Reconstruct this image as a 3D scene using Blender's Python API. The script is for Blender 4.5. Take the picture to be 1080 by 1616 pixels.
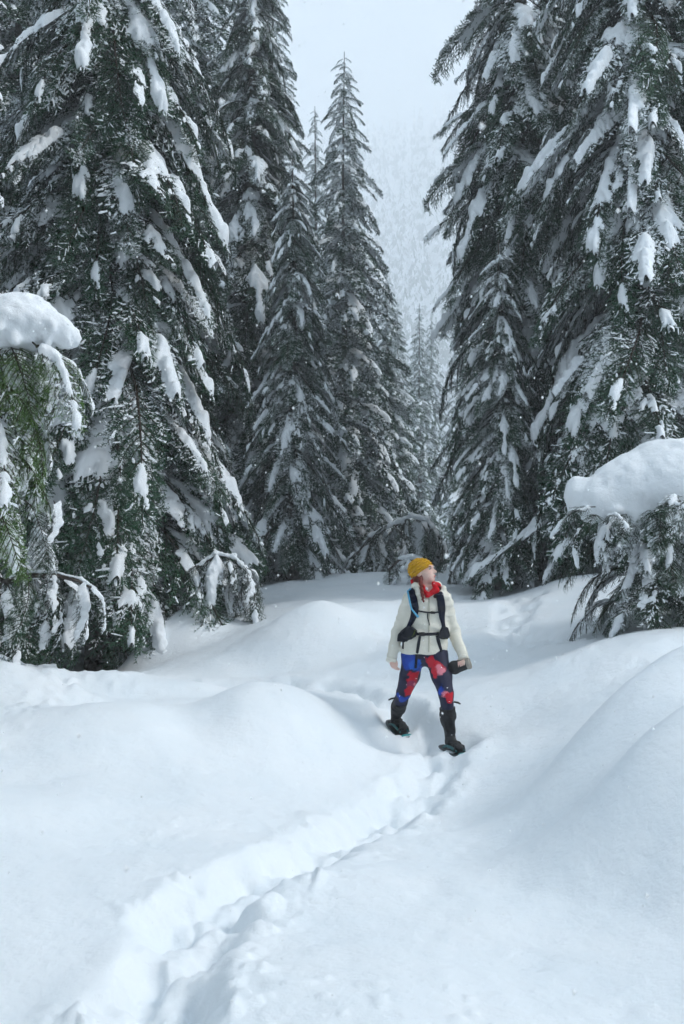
import bpy, bmesh, math, random
import numpy as np
from mathutils import Vector, Matrix, Euler
from mathutils.bvhtree import BVHTree

scene = bpy.context.scene
for o in list(bpy.data.objects):
    bpy.data.objects.remove(o)
C = scene.collection
PI = math.pi
R = math.radians

# ------------------------------------------------------------------ camera
CAM_Z, FOC = 1.70, 1571.0            # eye height above the trail floor; focal length in photo pixels
PITCH = math.atan(77.0 / FOC)
cam_d = bpy.data.cameras.new('camera')
cam_d.sensor_fit = 'VERTICAL'; cam_d.sensor_height = 36.0; cam_d.lens = 35.0
cam_d.clip_start = 0.1; cam_d.clip_end = 3000
cam = bpy.data.objects.new('camera', cam_d); C.objects.link(cam)
cam.location = (0, 0, CAM_Z); cam.rotation_euler = (PI / 2 + PITCH, 0, 0)
scene.camera = cam
cam_d.dof.use_dof = True; cam_d.dof.focus_distance = 9.0; cam_d.dof.aperture_fstop = 5.6

def at(px, py, Y):
    """a point seen at photo pixel (px, py) that stands Y metres ahead of the camera"""
    x, z = (px - 540) / FOC, (808 - py) / FOC
    cy = math.cos(PITCH) - z * math.sin(PITCH)
    cz = math.sin(PITCH) + z * math.cos(PITCH)
    k = Y / cy
    return Vector((x * k, Y, CAM_Z + cz * k))

# ------------------------------------------------------------------ sky, sun, exposure
SUN_EL, SUN_AZ = R(42), R(106)
w = bpy.data.worlds.new('World'); scene.world = w; w.use_nodes = True
nt = w.node_tree; nt.nodes.clear()
sky = nt.nodes.new('ShaderNodeTexSky'); sky.sky_type = 'NISHITA'; sky.sun_disc = False
sky.sun_elevation = SUN_EL; sky.sun_rotation = SUN_AZ
sky.air_density = 1.0; sky.dust_density = 4.0; sky.ozone_density = 1.0
mix = nt.nodes.new('ShaderNodeMix'); mix.data_type = 'RGBA'
mix.inputs[0].default_value = 0.86
mix.inputs[7].default_value = (6.15, 7.6, 8.8, 1)      # even snow-cloud overcast
bg = nt.nodes.new('ShaderNodeBackground'); bg.inputs[1].default_value = 0.088
wo = nt.nodes.new('ShaderNodeOutputWorld')
nt.links.new(sky.outputs[0], mix.inputs[6]); nt.links.new(mix.outputs[2], bg.inputs[0]); nt.links.new(bg.outputs[0], wo.inputs[0])
sd = bpy.data.lights.new('sun', 'SUN'); sd.energy = 1.5; sd.angle = R(16); sd.color = (1.0, 0.97, 0.93)
so = bpy.data.objects.new('sun', sd); C.objects.link(so)
sdir = Vector((math.sin(SUN_AZ) * math.cos(SUN_EL), math.cos(SUN_AZ) * math.cos(SUN_EL), math.sin(SUN_EL)))
so.rotation_euler = sdir.to_track_quat('Z', 'Y').to_euler(); so.location = (0, 0, 40)
scene.view_settings.view_transform = 'Standard'; scene.view_settings.look = 'None'
scene.view_settings.gamma = 1.0; scene.view_settings.use_curve_mapping = False
scene.view_settings.exposure = 0.45
cy_ = scene.cycles
cy_.max_bounces = 8; cy_.diffuse_bounces = 3; cy_.glossy_bounces = 2; cy_.transmission_bounces = 2; cy_.transparent_max_bounces = 8
cy_.volume_bounces = 7; cy_.use_denoising = True
cy_.use_adaptive_sampling = True; cy_.adaptive_threshold = 0.05; cy_.adaptive_min_samples = 12

# ------------------------------------------------------------------ helpers
def lattice_hash(ix, iy, iz, seed):
    h = (ix.astype(np.int64) * 374761393 + iy.astype(np.int64) * 668265263 + iz.astype(np.int64) * 2147483647 + seed * 974634777) & 0xffffffff
    h = ((h ^ (h >> 13)) * 1274126177) & 0xffffffff
    h = ((h ^ (h >> 16)) * 2246822519) & 0xffffffff
    return ((h ^ (h >> 15)) & 0xffffff) / float(0xffffff) * 2 - 1

def noise(x, y, z=0.0, seed=0):
    x, y, z = np.broadcast_arrays(np.asarray(x, float), np.asarray(y, float), np.asarray(z, float))
    x0, y0, z0 = np.floor(x), np.floor(y), np.floor(z)
    fx, fy, fz = x - x0, y - y0, z - z0
    ux, uy, uz = [f * f * f * (f * (f * 6 - 15) + 10) for f in (fx, fy, fz)]
    out = 0
    flat = not np.any(z)
    for dz in ((0,) if flat else (0, 1)):
        wz = 1.0 if flat else (uz if dz else 1 - uz)
        for dx in (0, 1):
            wx = ux if dx else 1 - ux
            for dy in (0, 1):
                wy = uy if dy else 1 - uy
                out = out + wx * wy * wz * lattice_hash(x0 + dx, y0 + dy, z0 + dz, seed)
    return out

def fbm(x, y, z=0.0, seed=0, octaves=3):
    s, a, f = 0, 1.0, 1.0
    for i in range(octaves):
        s = s + a * noise(np.asarray(x) * f, np.asarray(y) * f, np.asarray(z) * f, seed + i); a *= 0.5; f *= 2.03
    return s

def smooth01(a, b, x):
    t = np.clip((x - a) / (b - a), 0, 1)
    return t * t * (3 - 2 * t)

def raw_mesh(name, verts, faces, mats, smooth=True, mat_idx=None):
    """verts (n,3); faces: list of int arrays, each (k,3) or (k,4)"""
    me = bpy.data.meshes.new(name)
    faces = [np.asarray(f, np.int32) for f in (faces if isinstance(faces, (list, tuple)) else [faces]) if len(f)]
    verts = np.asarray(verts, np.float32)
    me.vertices.add(len(verts)); me.vertices.foreach_set('co', verts.ravel())
    loops = np.concatenate([f.ravel() for f in faces]) if faces else np.zeros(0, np.int32)
    tot = np.concatenate([np.full(len(f), f.shape[1], np.int32) for f in faces]) if faces else np.zeros(0, np.int32)
    me.loops.add(len(loops)); me.loops.foreach_set('vertex_index', loops)
    me.polygons.add(len(tot))
    me.polygons.foreach_set('loop_start', (np.cumsum(tot) - tot).astype(np.int32))
    me.polygons.foreach_set('use_smooth', np.full(len(tot), smooth, bool))
    if mat_idx is not None: me.polygons.foreach_set('material_index', np.asarray(mat_idx, np.int32))
    me.update(calc_edges=True)
    for m in (mats if isinstance(mats, (list, tuple)) else [mats]): me.materials.append(m)
    return me

def link(name, me, parent=None, **props):
    o = bpy.data.objects.new(name, me); C.objects.link(o)
    if parent is not None: o.parent = parent
    for k, v in props.items(): o[k] = v
    return o

class Soup:
    """collects many small shapes into one mesh"""
    def __init__(s): s.v, s.q, s.t, s.n = [], [], [], 0
    def add(s, v, q=None, t=None):
        v = np.asarray(v, float).reshape(-1, 3)
        if q is not None and len(q): s.q.append(np.asarray(q) + s.n)
        if t is not None and len(t): s.t.append(np.asarray(t) + s.n)
        s.v.append(v); s.n += len(v)
    def arrays(s):
        v = np.concatenate(s.v) if s.v else np.zeros((0, 3))
        q = np.concatenate(s.q) if s.q else np.zeros((0, 4), int)
        t = np.concatenate(s.t) if s.t else np.zeros((0, 3), int)
        return v, q, t
    def tube(s, pts, radii, n=6, cap=True):
        pts = np.asarray(pts, float); m = len(pts)
        radii = np.broadcast_to(np.asarray(radii, float), (m,))
        tg = np.gradient(pts, axis=0); tg /= np.linalg.norm(tg, axis=1)[:, None] + 1e-9
        ref = np.array([0, 0, 1.0]) if abs(tg[:, 2]).mean() < 0.8 else np.array([1.0, 0, 0])
        a = np.cross(tg, ref); a /= np.linalg.norm(a, axis=1)[:, None] + 1e-9
        b = np.cross(tg, a)
        th = np.arange(n) * 2 * PI / n
        v = pts[:, None, :] + radii[:, None, None] * (np.cos(th)[None, :, None] * a[:, None, :] + np.sin(th)[None, :, None] * b[:, None, :])
        i, j = np.meshgrid(np.arange(m - 1), np.arange(n), indexing='ij'); j2 = (j + 1) % n
        q = np.stack([i * n + j, i * n + j2, (i + 1) * n + j2, (i + 1) * n + j], -1).reshape(-1, 4)
        t = []
        if cap:
            t = [(0, k + 1, k) for k in range(1, n - 1)] + [((m - 1) * n, (m - 1) * n + k, (m - 1) * n + k + 1) for k in range(1, n - 1)]
        s.add(v, q, t)
    def mesh(s, name, mats, smooth=True):
        v, q, t = s.arrays()
        return raw_mesh(name, v, [q, t], mats, smooth)

# ---- implicit surfaces (smooth unions) meshed by surface nets: bodies, clothes, snow caps
class Blob:
    def __init__(s, h): s.h, s.pr = h, []
    def cone(s, a, ra, b, rb, k=0.02, sq=(1, 1, 1), cut=False):
        s.pr.append(('c', np.array(a, float), ra, np.array(b, float), rb, k, np.array(sq, float), cut)); return s
    def ell(s, c, r, rot=None, k=0.02, cut=False):
        s.pr.append(('e', np.array(c, float), np.array(r, float), None if rot is None else np.array(rot, float), 0, k, None, cut)); return s
    def build(s, disp=None):
        h = s.h; lo, hi = [], []
        for p in s.pr:
            if p[7]: continue
            if p[0] == 'c':
                m = max(p[2], p[4]) * p[6] + p[5]; lo += [p[1] - m, p[3] - m]; hi += [p[1] + m, p[3] + m]
            else:
                m = np.max(p[2]) + p[5]; lo.append(p[1] - m); hi.append(p[1] + m)
        lo = np.min(lo, 0) - 4 * h; hi = np.max(hi, 0) + 4 * h
        n = np.ceil((hi - lo) / h).astype(int) + 1
        F = np.full(n, 0.5, np.float32)
        for p in s.pr:
            if p[0] == 'c':
                m = max(p[2], p[4]) * p[6] + p[5] + 4 * h; a0 = np.minimum(p[1] - m, p[3] - m); a1 = np.maximum(p[1] + m, p[3] + m)
            else:
                m = np.max(p[2]) + p[5] + 4 * h; a0, a1 = p[1] - m, p[1] + m
            i0 = np.clip(((a0 - lo) / h).astype(int), 0, n - 1); i1 = np.clip(((a1 - lo) / h).astype(int) + 2, 1, n)
            ax = [lo[d] + h * np.arange(i0[d], i1[d]) for d in range(3)]
            P = np.stack(np.meshgrid(*ax, indexing='ij'), -1)
            if p[0] == 'c':
                sq = p[6]; Q = (P - p[1]) / sq; ab = (p[3] - p[1]) / sq
                t = np.clip((Q @ ab) / (ab @ ab + 1e-12), 0, 1)
                d = (np.linalg.norm(Q - t[..., None] * ab, axis=-1) - (p[2] + t * (p[4] - p[2]))) * sq.min()
            else:
                Q = P - p[1]
                if p[3] is not None: Q = Q @ p[3]          # columns of rot = local axes
                k0 = np.linalg.norm(Q / p[2], axis=-1); k1 = np.linalg.norm(Q / p[2] ** 2, axis=-1) + 1e-9
                d = np.where(k0 < 1e-6, -p[2].min(), k0 * (k0 - 1) / k1)
            sl = tuple(slice(i0[d_], i1[d_]) for d_ in range(3)); f = F[sl]; k = max(p[5], 1e-4)
            if p[7]:
                d = -d; hh = np.clip(0.5 - 0.5 * (d - f) / k, 0, 1)
                F[sl] = d + (f - d) * hh + k * hh * (1 - hh)
            else:
                hh = np.clip(0.5 + 0.5 * (d - f) / k, 0, 1)
                F[sl] = d + (f - d) * hh - k * hh * (1 - hh)
        if disp is not None:
            near = np.abs(F) < 0.12
            idx = np.argwhere(near)
            F[near] += disp(lo + h * idx).astype(np.float32)
        ins = F < 0
        act = np.zeros(n - 1, bool); full = np.ones(n - 1, bool)
        for dx in (0, 1):
            for dy in (0, 1):
                for dz in (0, 1):
                    c = ins[dx:n[0] - 1 + dx, dy:n[1] - 1 + dy, dz:n[2] - 1 + dz]; act |= c; full &= c
        act &= ~full
        cells = np.argwhere(act); ids = np.full(n - 1, -1, np.int32); ids[act] = np.arange(len(cells))
        acc = np.zeros((len(cells), 3)); cnt = np.zeros(len(cells))
        for d in range(3):
            e = np.eye(3, dtype=int)[d]; o1, o2 = [np.eye(3, dtype=int)[k] for k in range(3) if k != d]
            for u in (0, 1):
                for v_ in (0, 1):
                    a = cells + u * o1 + v_ * o2; b = a + e
                    fa = F[a[:, 0], a[:, 1], a[:, 2]]; fb = F[b[:, 0], b[:, 1], b[:, 2]]
                    m = (fa < 0) != (fb < 0)
                    t = np.where(m, fa / np.where(m, fa - fb, 1), 0)
                    acc[m] += (a + t[:, None] * e)[m]; cnt[m] += 1
        V = lo + h * acc / np.maximum(cnt, 1)[:, None]
        quads = []
        for d in range(3):
            e = np.eye(3, dtype=int)[d]; d1, d2 = (d + 1) % 3, (d + 2) % 3
            e1, e2 = np.eye(3, dtype=int)[d1], np.eye(3, dtype=int)[d2]
            sl = [slice(None)] * 3; sl2 = [slice(None)] * 3; sl[d] = slice(0, -1); sl2[d] = slice(1, None)
            A, B = ins[tuple(sl)], ins[tuple(sl2)]
            for first in (True, False):
                E = np.argwhere((A & ~B) if first else (~A & B))
                c = [E - e1 - e2, E - e2, E, E - e1]
                q = np.stack([ids[k[:, 0], k[:, 1], k[:, 2]] for k in c], -1)
                quads.append(q if first else q[:, ::-1])
        return V, np.concatenate(quads)
    def mesh(s, name, mats, disp=None):
        V, Q = s.build(disp)
        return raw_mesh(name, V, [Q], mats)

# ------------------------------------------------------------------ materials
def mat(name, col, rough=0.8, spec=0.2):
    m = bpy.data.materials.new(name); m.use_nodes = True
    b = m.node_tree.nodes['Principled BSDF']
    b.inputs['Base Color'].default_value = (*col, 1); b.inputs['Roughness'].default_value = rough
    b.inputs['Specular IOR Level'].default_value = spec
    return m
def N(m, t, **kw):
    n = m.node_tree.nodes.new(t)
    for k, v in kw.items(): setattr(n, k, v)
    return n
def bsdf(m): return m.node_tree.nodes['Principled BSDF']
def bump(m, scale, dist, strength=0.6, detail=4, coord='Object', tex='noise', vec=None):
    L = m.node_tree.links
    tc = N(m, 'ShaderNodeTexCoord'); t = N(m, 'ShaderNodeTexNoise'); t.inputs['Scale'].default_value = scale; t.inputs['Detail'].default_value = detail
    b = N(m, 'ShaderNodeBump'); b.inputs['Strength'].default_value = strength; b.inputs['Distance'].default_value = dist
    L.new(tc.outputs[coord], t.inputs['Vector']); L.new(t.outputs[0], b.inputs['Height'])
    prev = bsdf(m).inputs['Normal']
    if prev.is_linked: L.new(prev.links[0].from_socket, b.inputs['Normal'])
    L.new(b.outputs[0], prev)
def vary(m, c1, c2, scale=5, coord='Object', lo=0.35, hi=0.65, detail=4):
    L = m.node_tree.links
    tc = N(m, 'ShaderNodeTexCoord'); t = N(m, 'ShaderNodeTexNoise'); t.inputs['Scale'].default_value = scale; t.inputs['Detail'].default_value = detail
    r = N(m, 'ShaderNodeValToRGB'); r.color_ramp.elements[0].position = lo; r.color_ramp.elements[1].position = hi
    r.color_ramp.elements[0].color = (*c1, 1); r.color_ramp.elements[1].color = (*c2, 1)
    L.new(tc.outputs[coord], t.inputs['Vector']); L.new(t.outputs[0], r.inputs[0]); L.new(r.outputs[0], bsdf(m).inputs['Base Color'])
    return r

snow_m = mat('snow', (0.86, 0.895, 0.925), 0.75, 0.15)
vary(snow_m, (0.82, 0.875, 0.92), (0.865, 0.905, 0.94), 1.7)
bump(snow_m, 6, 0.04, 0.4); bump(snow_m, 30, 0.009, 0.45); bump(snow_m, 140, 0.003, 0.6)
load_m = mat('snow_on_branches', (0.86, 0.89, 0.92), 0.8, 0.1); bump(load_m, 30, 0.015, 0.5)
def needle_mat(name, c1, c2):
    m = mat(name, c1, 0.55, 0.25); L = m.node_tree.links
    oi = N(m, 'ShaderNodeObjectInfo'); r = N(m, 'ShaderNodeValToRGB')
    r.color_ramp.elements[0].color = (*c1, 1); r.color_ramp.elements[1].color = (*c2, 1)
    geo = N(m, 'ShaderNodeTexCoord'); t = N(m, 'ShaderNodeTexNoise'); t.inputs['Scale'].default_value = 3.0
    a = N(m, 'ShaderNodeMath', operation='ADD'); b = N(m, 'ShaderNodeMath', operation='MULTIPLY'); b.inputs[1].default_value = 0.55
    L.new(geo.outputs['Object'], t.inputs['Vector']); L.new(t.outputs[0], a.inputs[0]); L.new(oi.outputs['Random'], a.inputs[1])
    L.new(a.outputs[0], b.inputs[0]); L.new(b.outputs[0], r.inputs[0]); L.new(r.outputs[0], bsdf(m).inputs['Base Color'])
    return m
needle_m = needle_mat('needles_dark', (0.011, 0.038, 0.022), (0.030, 0.086, 0.043))
green_m = needle_mat('needles_young', (0.05, 0.11, 0.028), (0.10, 0.20, 0.045))
bark_m = mat('bark', (0.07, 0.055, 0.045), 0.9, 0.1)
vary(bark_m, (0.035, 0.028, 0.024), (0.13, 0.115, 0.10), 14); bump(bark_m, 22, 0.03, 0.9)
stem_m = mat('twig_bark', (0.035, 0.028, 0.022), 0.9, 0.1)

# ------------------------------------------------------------------ the ground
CTRL = [(0,1616,3.3),(100,1500,3.9),(0,1350,5.0),(200,1350,5.2),(0,1200,7.0),(300,1230,6.8),(500,1230,7.2),
 (150,1113,8.6),(150,1100,9.6),(220,1078,10.6),(220,1070,11.6),(180,1068,13.6),(185,1062,14.6),(440,1086,8.8),(450,1160,7.8),(560,1160,8.4),
 (500,975,12.6),(430,1040,11.8),(560,908,19),(430,945,17),(330,990,15),(250,1046,13.6),(650,905,20),(700,925,17),(800,940,15.5),(900,910,15),
 (780,1000,12),(880,1050,10),(800,1100,9.5),(960,980,11),(1080,970,11),(1000,1040,9.5),(720,1050,11),(640,1000,12.5),(760,1150,8.8),
 (830,1260,6.8),(1000,1128,6.9),(1080,1098,7.0),(1000,1105,8.2),(880,1205,6.7),(880,1330,5.4),(1000,1212,5.3),(1080,1175,5.4),(900,1292,5.2),
 (830,1375,4.85),(640,1335,5.7),(600,1390,4.7),(450,1500,3.9),(700,1616,3.2),(1080,1616,3.2),(1000,1400,4.4),(0,1040,11),(-100,1100,8),(60,1062,11.3),
 (350,1110,10.2),(300,1616,3.2)]
cp = np.array([tuple(at(*c)) for c in CTRL] + [(-5,-3,.3),(5,-3,.4),(0,-4,.2),(-9,15,.9),(9,14,2.0),(0,30,1.45),(-12,30,1.6),(12,30,2.2),(6,6,1.0),(-6,5,.7),(0,1,.2)])
def tps_k(d2): return 0.5 * d2 * np.log(d2 + 1e-9)
_n = len(cp); _d2 = ((cp[:, None, :2] - cp[None, :, :2]) ** 2).sum(-1)
_A = np.zeros((_n + 3, _n + 3)); _A[:_n, :_n] = tps_k(_d2) + 0.02 * np.eye(_n)
_A[:_n, _n] = 1; _A[:_n, _n + 1:] = cp[:, :2]; _A[_n, :_n] = 1; _A[_n + 1:, :_n] = cp[:, :2].T
_w = np.linalg.solve(_A, np.concatenate([cp[:, 2], np.zeros(3)]))

def base_height(x, y):
    x = np.asarray(x, float); y = np.asarray(y, float); sh = x.shape
    X, Y = x.ravel(), y.ravel()
    cx, cyy = np.clip(X, -11, 11), np.clip(Y, -4, 31)
    z = _w[_n] + _w[_n + 1] * cx + _w[_n + 2] * cyy
    for i in range(_n): z = z + _w[i] * tps_k((cx - cp[i, 0]) ** 2 + (cyy - cp[i, 1]) ** 2)
    far = smooth01(22, 34, np.hypot(X, Y))
    z = z * (1 - far) + far * (1.5 + 0.01 * np.abs(X))
    return z.reshape(sh)

TRAIL = np.array([(-0.50,2.4),(-0.58,3.2),(-0.66,4.0),(-0.52,4.65),(-0.25,5.25),(0.10,6.2),(0.46,7.2),(0.88,8.3),(0.70,8.95),(0.45,9.5),(0.1,10.2),(-0.4,10.75),(-1.1,10.95),(-2.0,11.0)])
OLD = np.array([(3.1,10.6),(2.55,10.9),(2.2,11.2),(1.9,11.9),(2.3,13.2),(2.6,14.2)])
def path_sd(path, X, Y):
    """distance to a polyline, distance along it and side"""
    best = np.full(X.shape, 1e9); along = np.zeros(X.shape); side = np.zeros(X.shape); L0 = 0
    for a, b in zip(path[:-1], path[1:]):
        ab = b - a; L = np.hypot(*ab)
        t = np.clip(((X - a[0]) * ab[0] + (Y - a[1]) * ab[1]) / L ** 2, 0, 1)
        d = np.hypot(X - a[0] - t * ab[0], Y - a[1] - t * ab[1]); m = d < best
        best[m] = d[m]; along[m] = (L0 + t * L)[m]
        side[m] = np.sign(ab[0] * (Y - a[1]) - ab[1] * (X - a[0]))[m]; L0 += L
    return best, along, side
def resample(path, n):
    t = np.linspace(0, 1, len(path)); u = np.linspace(0, 1, n)
    for _ in range(1): pass
    P = np.stack([np.interp(u, t, path[:, 0]), np.interp(u, t, path[:, 1])], 1)
    for _ in range(6): P[1:-1] = 0.25 * P[:-2] + 0.5 * P[1:-1] + 0.25 * P[2:]
    return P
TRAIL_S, OLD_S = resample(TRAIL, 60), resample(OLD, 24)
MOUNDS = [(-0.62, 8.2, .74, .58, .17, 0.25), (-1.85, 7.45, .80, .62, .20, 0.1), (-1.15, 7.9, .30, .6, -.10, 0), (0.38, 8.65, .45, .38, -.19, .5), (-2.45, 14.1, .75, .7, .62, 0), (0.99, 8.36, .22, .26, .07, 0), (0.54, 9.1, .22, .26, .03, 0), (-2.35, 8.9, .8, .4, .14, -.1), (-1.9, 10.0, .95, .40, .22, 0.1), (-3.4, 9.2, .8, .4, .16, 0), (-1.7, 8.75, .9, .35, -.16, 0.05), (0.9, 12.6, .9, .35, -.12, .2), (-0.3, 11.5, .8, .3, -.10, 0), (-0.35, 12.4, .75, .6, .20, 0.1), (-1.2, 6.3, 1.3, .6, .06, .2), (-2.3, 4.4, .8, .5, .06, 0),
          (1.45, 9.6, .9, .5, .08, .3), (2.7, 9.6, .9, .5, .14, .4), (0.9, 11.6, 1.2, .5, .10, .2), (-2.6, 5.6, 1.1, .5, .10, .1), (1.1, 13.6, 1.2, .5, .10, 0.1)]
RIDGES = [(np.array([(0.85,5.75),(1.35,6.1),(1.9,6.55),(2.6,7.05),(3.6,7.6)]), (0, .17, .33, .42, .44), .40), (np.array([(0.95,4.55),(1.3,4.85),(1.7,5.15),(2.3,5.5),(3.4,6.0)]), (0, .15, .28, .35, .38), .38)]
FEET = [(0.95, 8.47, 0.085), (0.53, 9.16, 0.145)]      # where the snowshoes press the trail floor flat
WELLS = []          # (x, y, radius, depth) hollows round the trunks, filled in before the ground is meshed

def ground_height(x, y, detail=True):
    x = np.asarray(x, float); y = np.asarray(y, float); sh = x.shape
    X, Y = np.atleast_1d(x.ravel()), np.atleast_1d(y.ravel())
    z = base_height(X, Y)
    z = z + 0.035 * fbm(X / 1.1, Y / 1.1, seed=5, octaves=2) + 0.009 * noise(X / 0.32, Y / 0.32, seed=9) + 0.0035 * noise(X / 0.09, Y / 0.09, seed=10)
    for mx, my, ra, rb, mh, ma in MOUNDS:
        u = (X - mx) * math.cos(ma) + (Y - my) * math.sin(ma); v = -(X - mx) * math.sin(ma) + (Y - my) * math.cos(ma)
        z = z + mh * np.exp(-((u / ra) ** 2 + (v / rb) ** 2) ** 1.45)
    nr_ = (Y > 2) & (Y < 10) & (X > -1) & (X < 6)
    if nr_.any():
        for rp, rh, rw in RIDGES:
            rs = resample(rp, 24); d, s, sd_ = path_sd(rs, X[nr_], Y[nr_]); tot = np.hypot(*np.diff(rs, axis=0).T).sum()
            hh = np.interp(s / tot, np.linspace(0, 1, len(rh)), rh)
            ww = np.where(sd_ > 0, rw * 0.75, rw * 1.25)
            z[nr_] += hh * np.exp(-(d / ww) ** 2)
    for wx, wy, wr, wd in WELLS:
        z = z - wd * np.exp(-((X - wx) ** 2 + (Y - wy) ** 2) / wr ** 2)
    near = (Y > 1) & (Y < 16) & (np.abs(X) < 6)
    if near.any():
        xn, yn = X[near], Y[near]; dz = np.zeros(xn.shape)
        wob = 0.05 * noise(xn / 0.35, yn / 0.35, seed=21) + 0.03 * noise(xn / 0.12, yn / 0.12, seed=22)
        d, s, sd_ = path_sd(TRAIL_S, xn, yn)
        hw = 0.13 + wob
        floor_ = 1 - smooth01(hw - 0.08, hw + 0.12, d)
        lump = 0.05 * noise(xn / 0.17, yn / 0.17, seed=31) + 0.032 * noise(xn / 0.075, yn / 0.075, seed=32) + 0.014 * noise(xn / 0.035, yn / 0.035, seed=33)
        ph = (s / 0.58 + 0.25 * sd_) % 1.0 - 0.5; step = -0.04 * (1 - smooth01(0.75, 1.15, np.sqrt((ph * 0.58 / 0.20) ** 2 + ((d - 0.11) / 0.085) ** 2) + 0.25 * noise(xn / 0.07, yn / 0.07, seed=35)))
        dz += floor_ * (-0.095 + 0.8 * lump + step)
        rim = np.exp(-((d - hw - 0.13) / 0.10) ** 2)
        dz += rim * (0.012 + 0.5 * np.clip(lump, -0.02, 1) * (noise(xn / 0.2, yn / 0.2, seed=41) > 0.1))
        ch = smooth01(0.30, 0.55, noise(xn / 0.055, yn / 0.055, seed=43)) * smooth01(0.1, 0.3, noise(xn / 0.3, yn / 0.3, seed=44))
        dz += np.exp(-((d - hw - 0.10) / 0.16) ** 2) * 0.018 * ch
        d2, s2, _ = path_sd(OLD_S, xn, yn)
        dz += (1 - smooth01(0.12, 0.34, d2 + wob)) * (-0.07 + 0.9 * lump)
        # fallen clods below the left-hand trees and a scatter of crumbs
        clod = smooth01(-2.1, -2.9, xn - 0.12 * (yn - 7)) * smooth01(5.6, 6.6, yn) * (1 - smooth01(11.6, 12.6, yn))
        c1 = np.clip(noise(xn / 0.10, yn / 0.10, seed=51), 0, 1) ** 1.2 * 0.05 + np.clip(noise(xn / 0.05, yn / 0.05, seed=52), 0, 1) * 0.022
        dz += 1.7 * clod * c1 * (0.6 + 0.6 * noise(xn / 0.5, yn / 0.5, seed=53))
        patch = smooth01(0.25, 0.6, noise(xn / 0.8, yn / 0.8, seed=61)) * smooth01(0.45, 0.8, noise(xn / 0.06, yn / 0.06, seed=62))
        dz += 0.010 * patch
        z[near] += dz
        for fx, fy, fz in FEET:
            wf = np.exp(-(((xn - fx) / 0.20) ** 2 + ((yn - fy) / 0.30) ** 2) ** 2); z[near] = z[near] * (1 - wf) + (fz + 0.4 * lump) * wf
    return z.reshape(sh)
def gz(x, y): return float(ground_height(np.array([x]), np.array([y]))[0])

# ------------------------------------------------------------------ boughs (prototypes shared by all trees)
def unit(v): return v / (np.linalg.norm(v, axis=-1, keepdims=True) + 1e-9)

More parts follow.
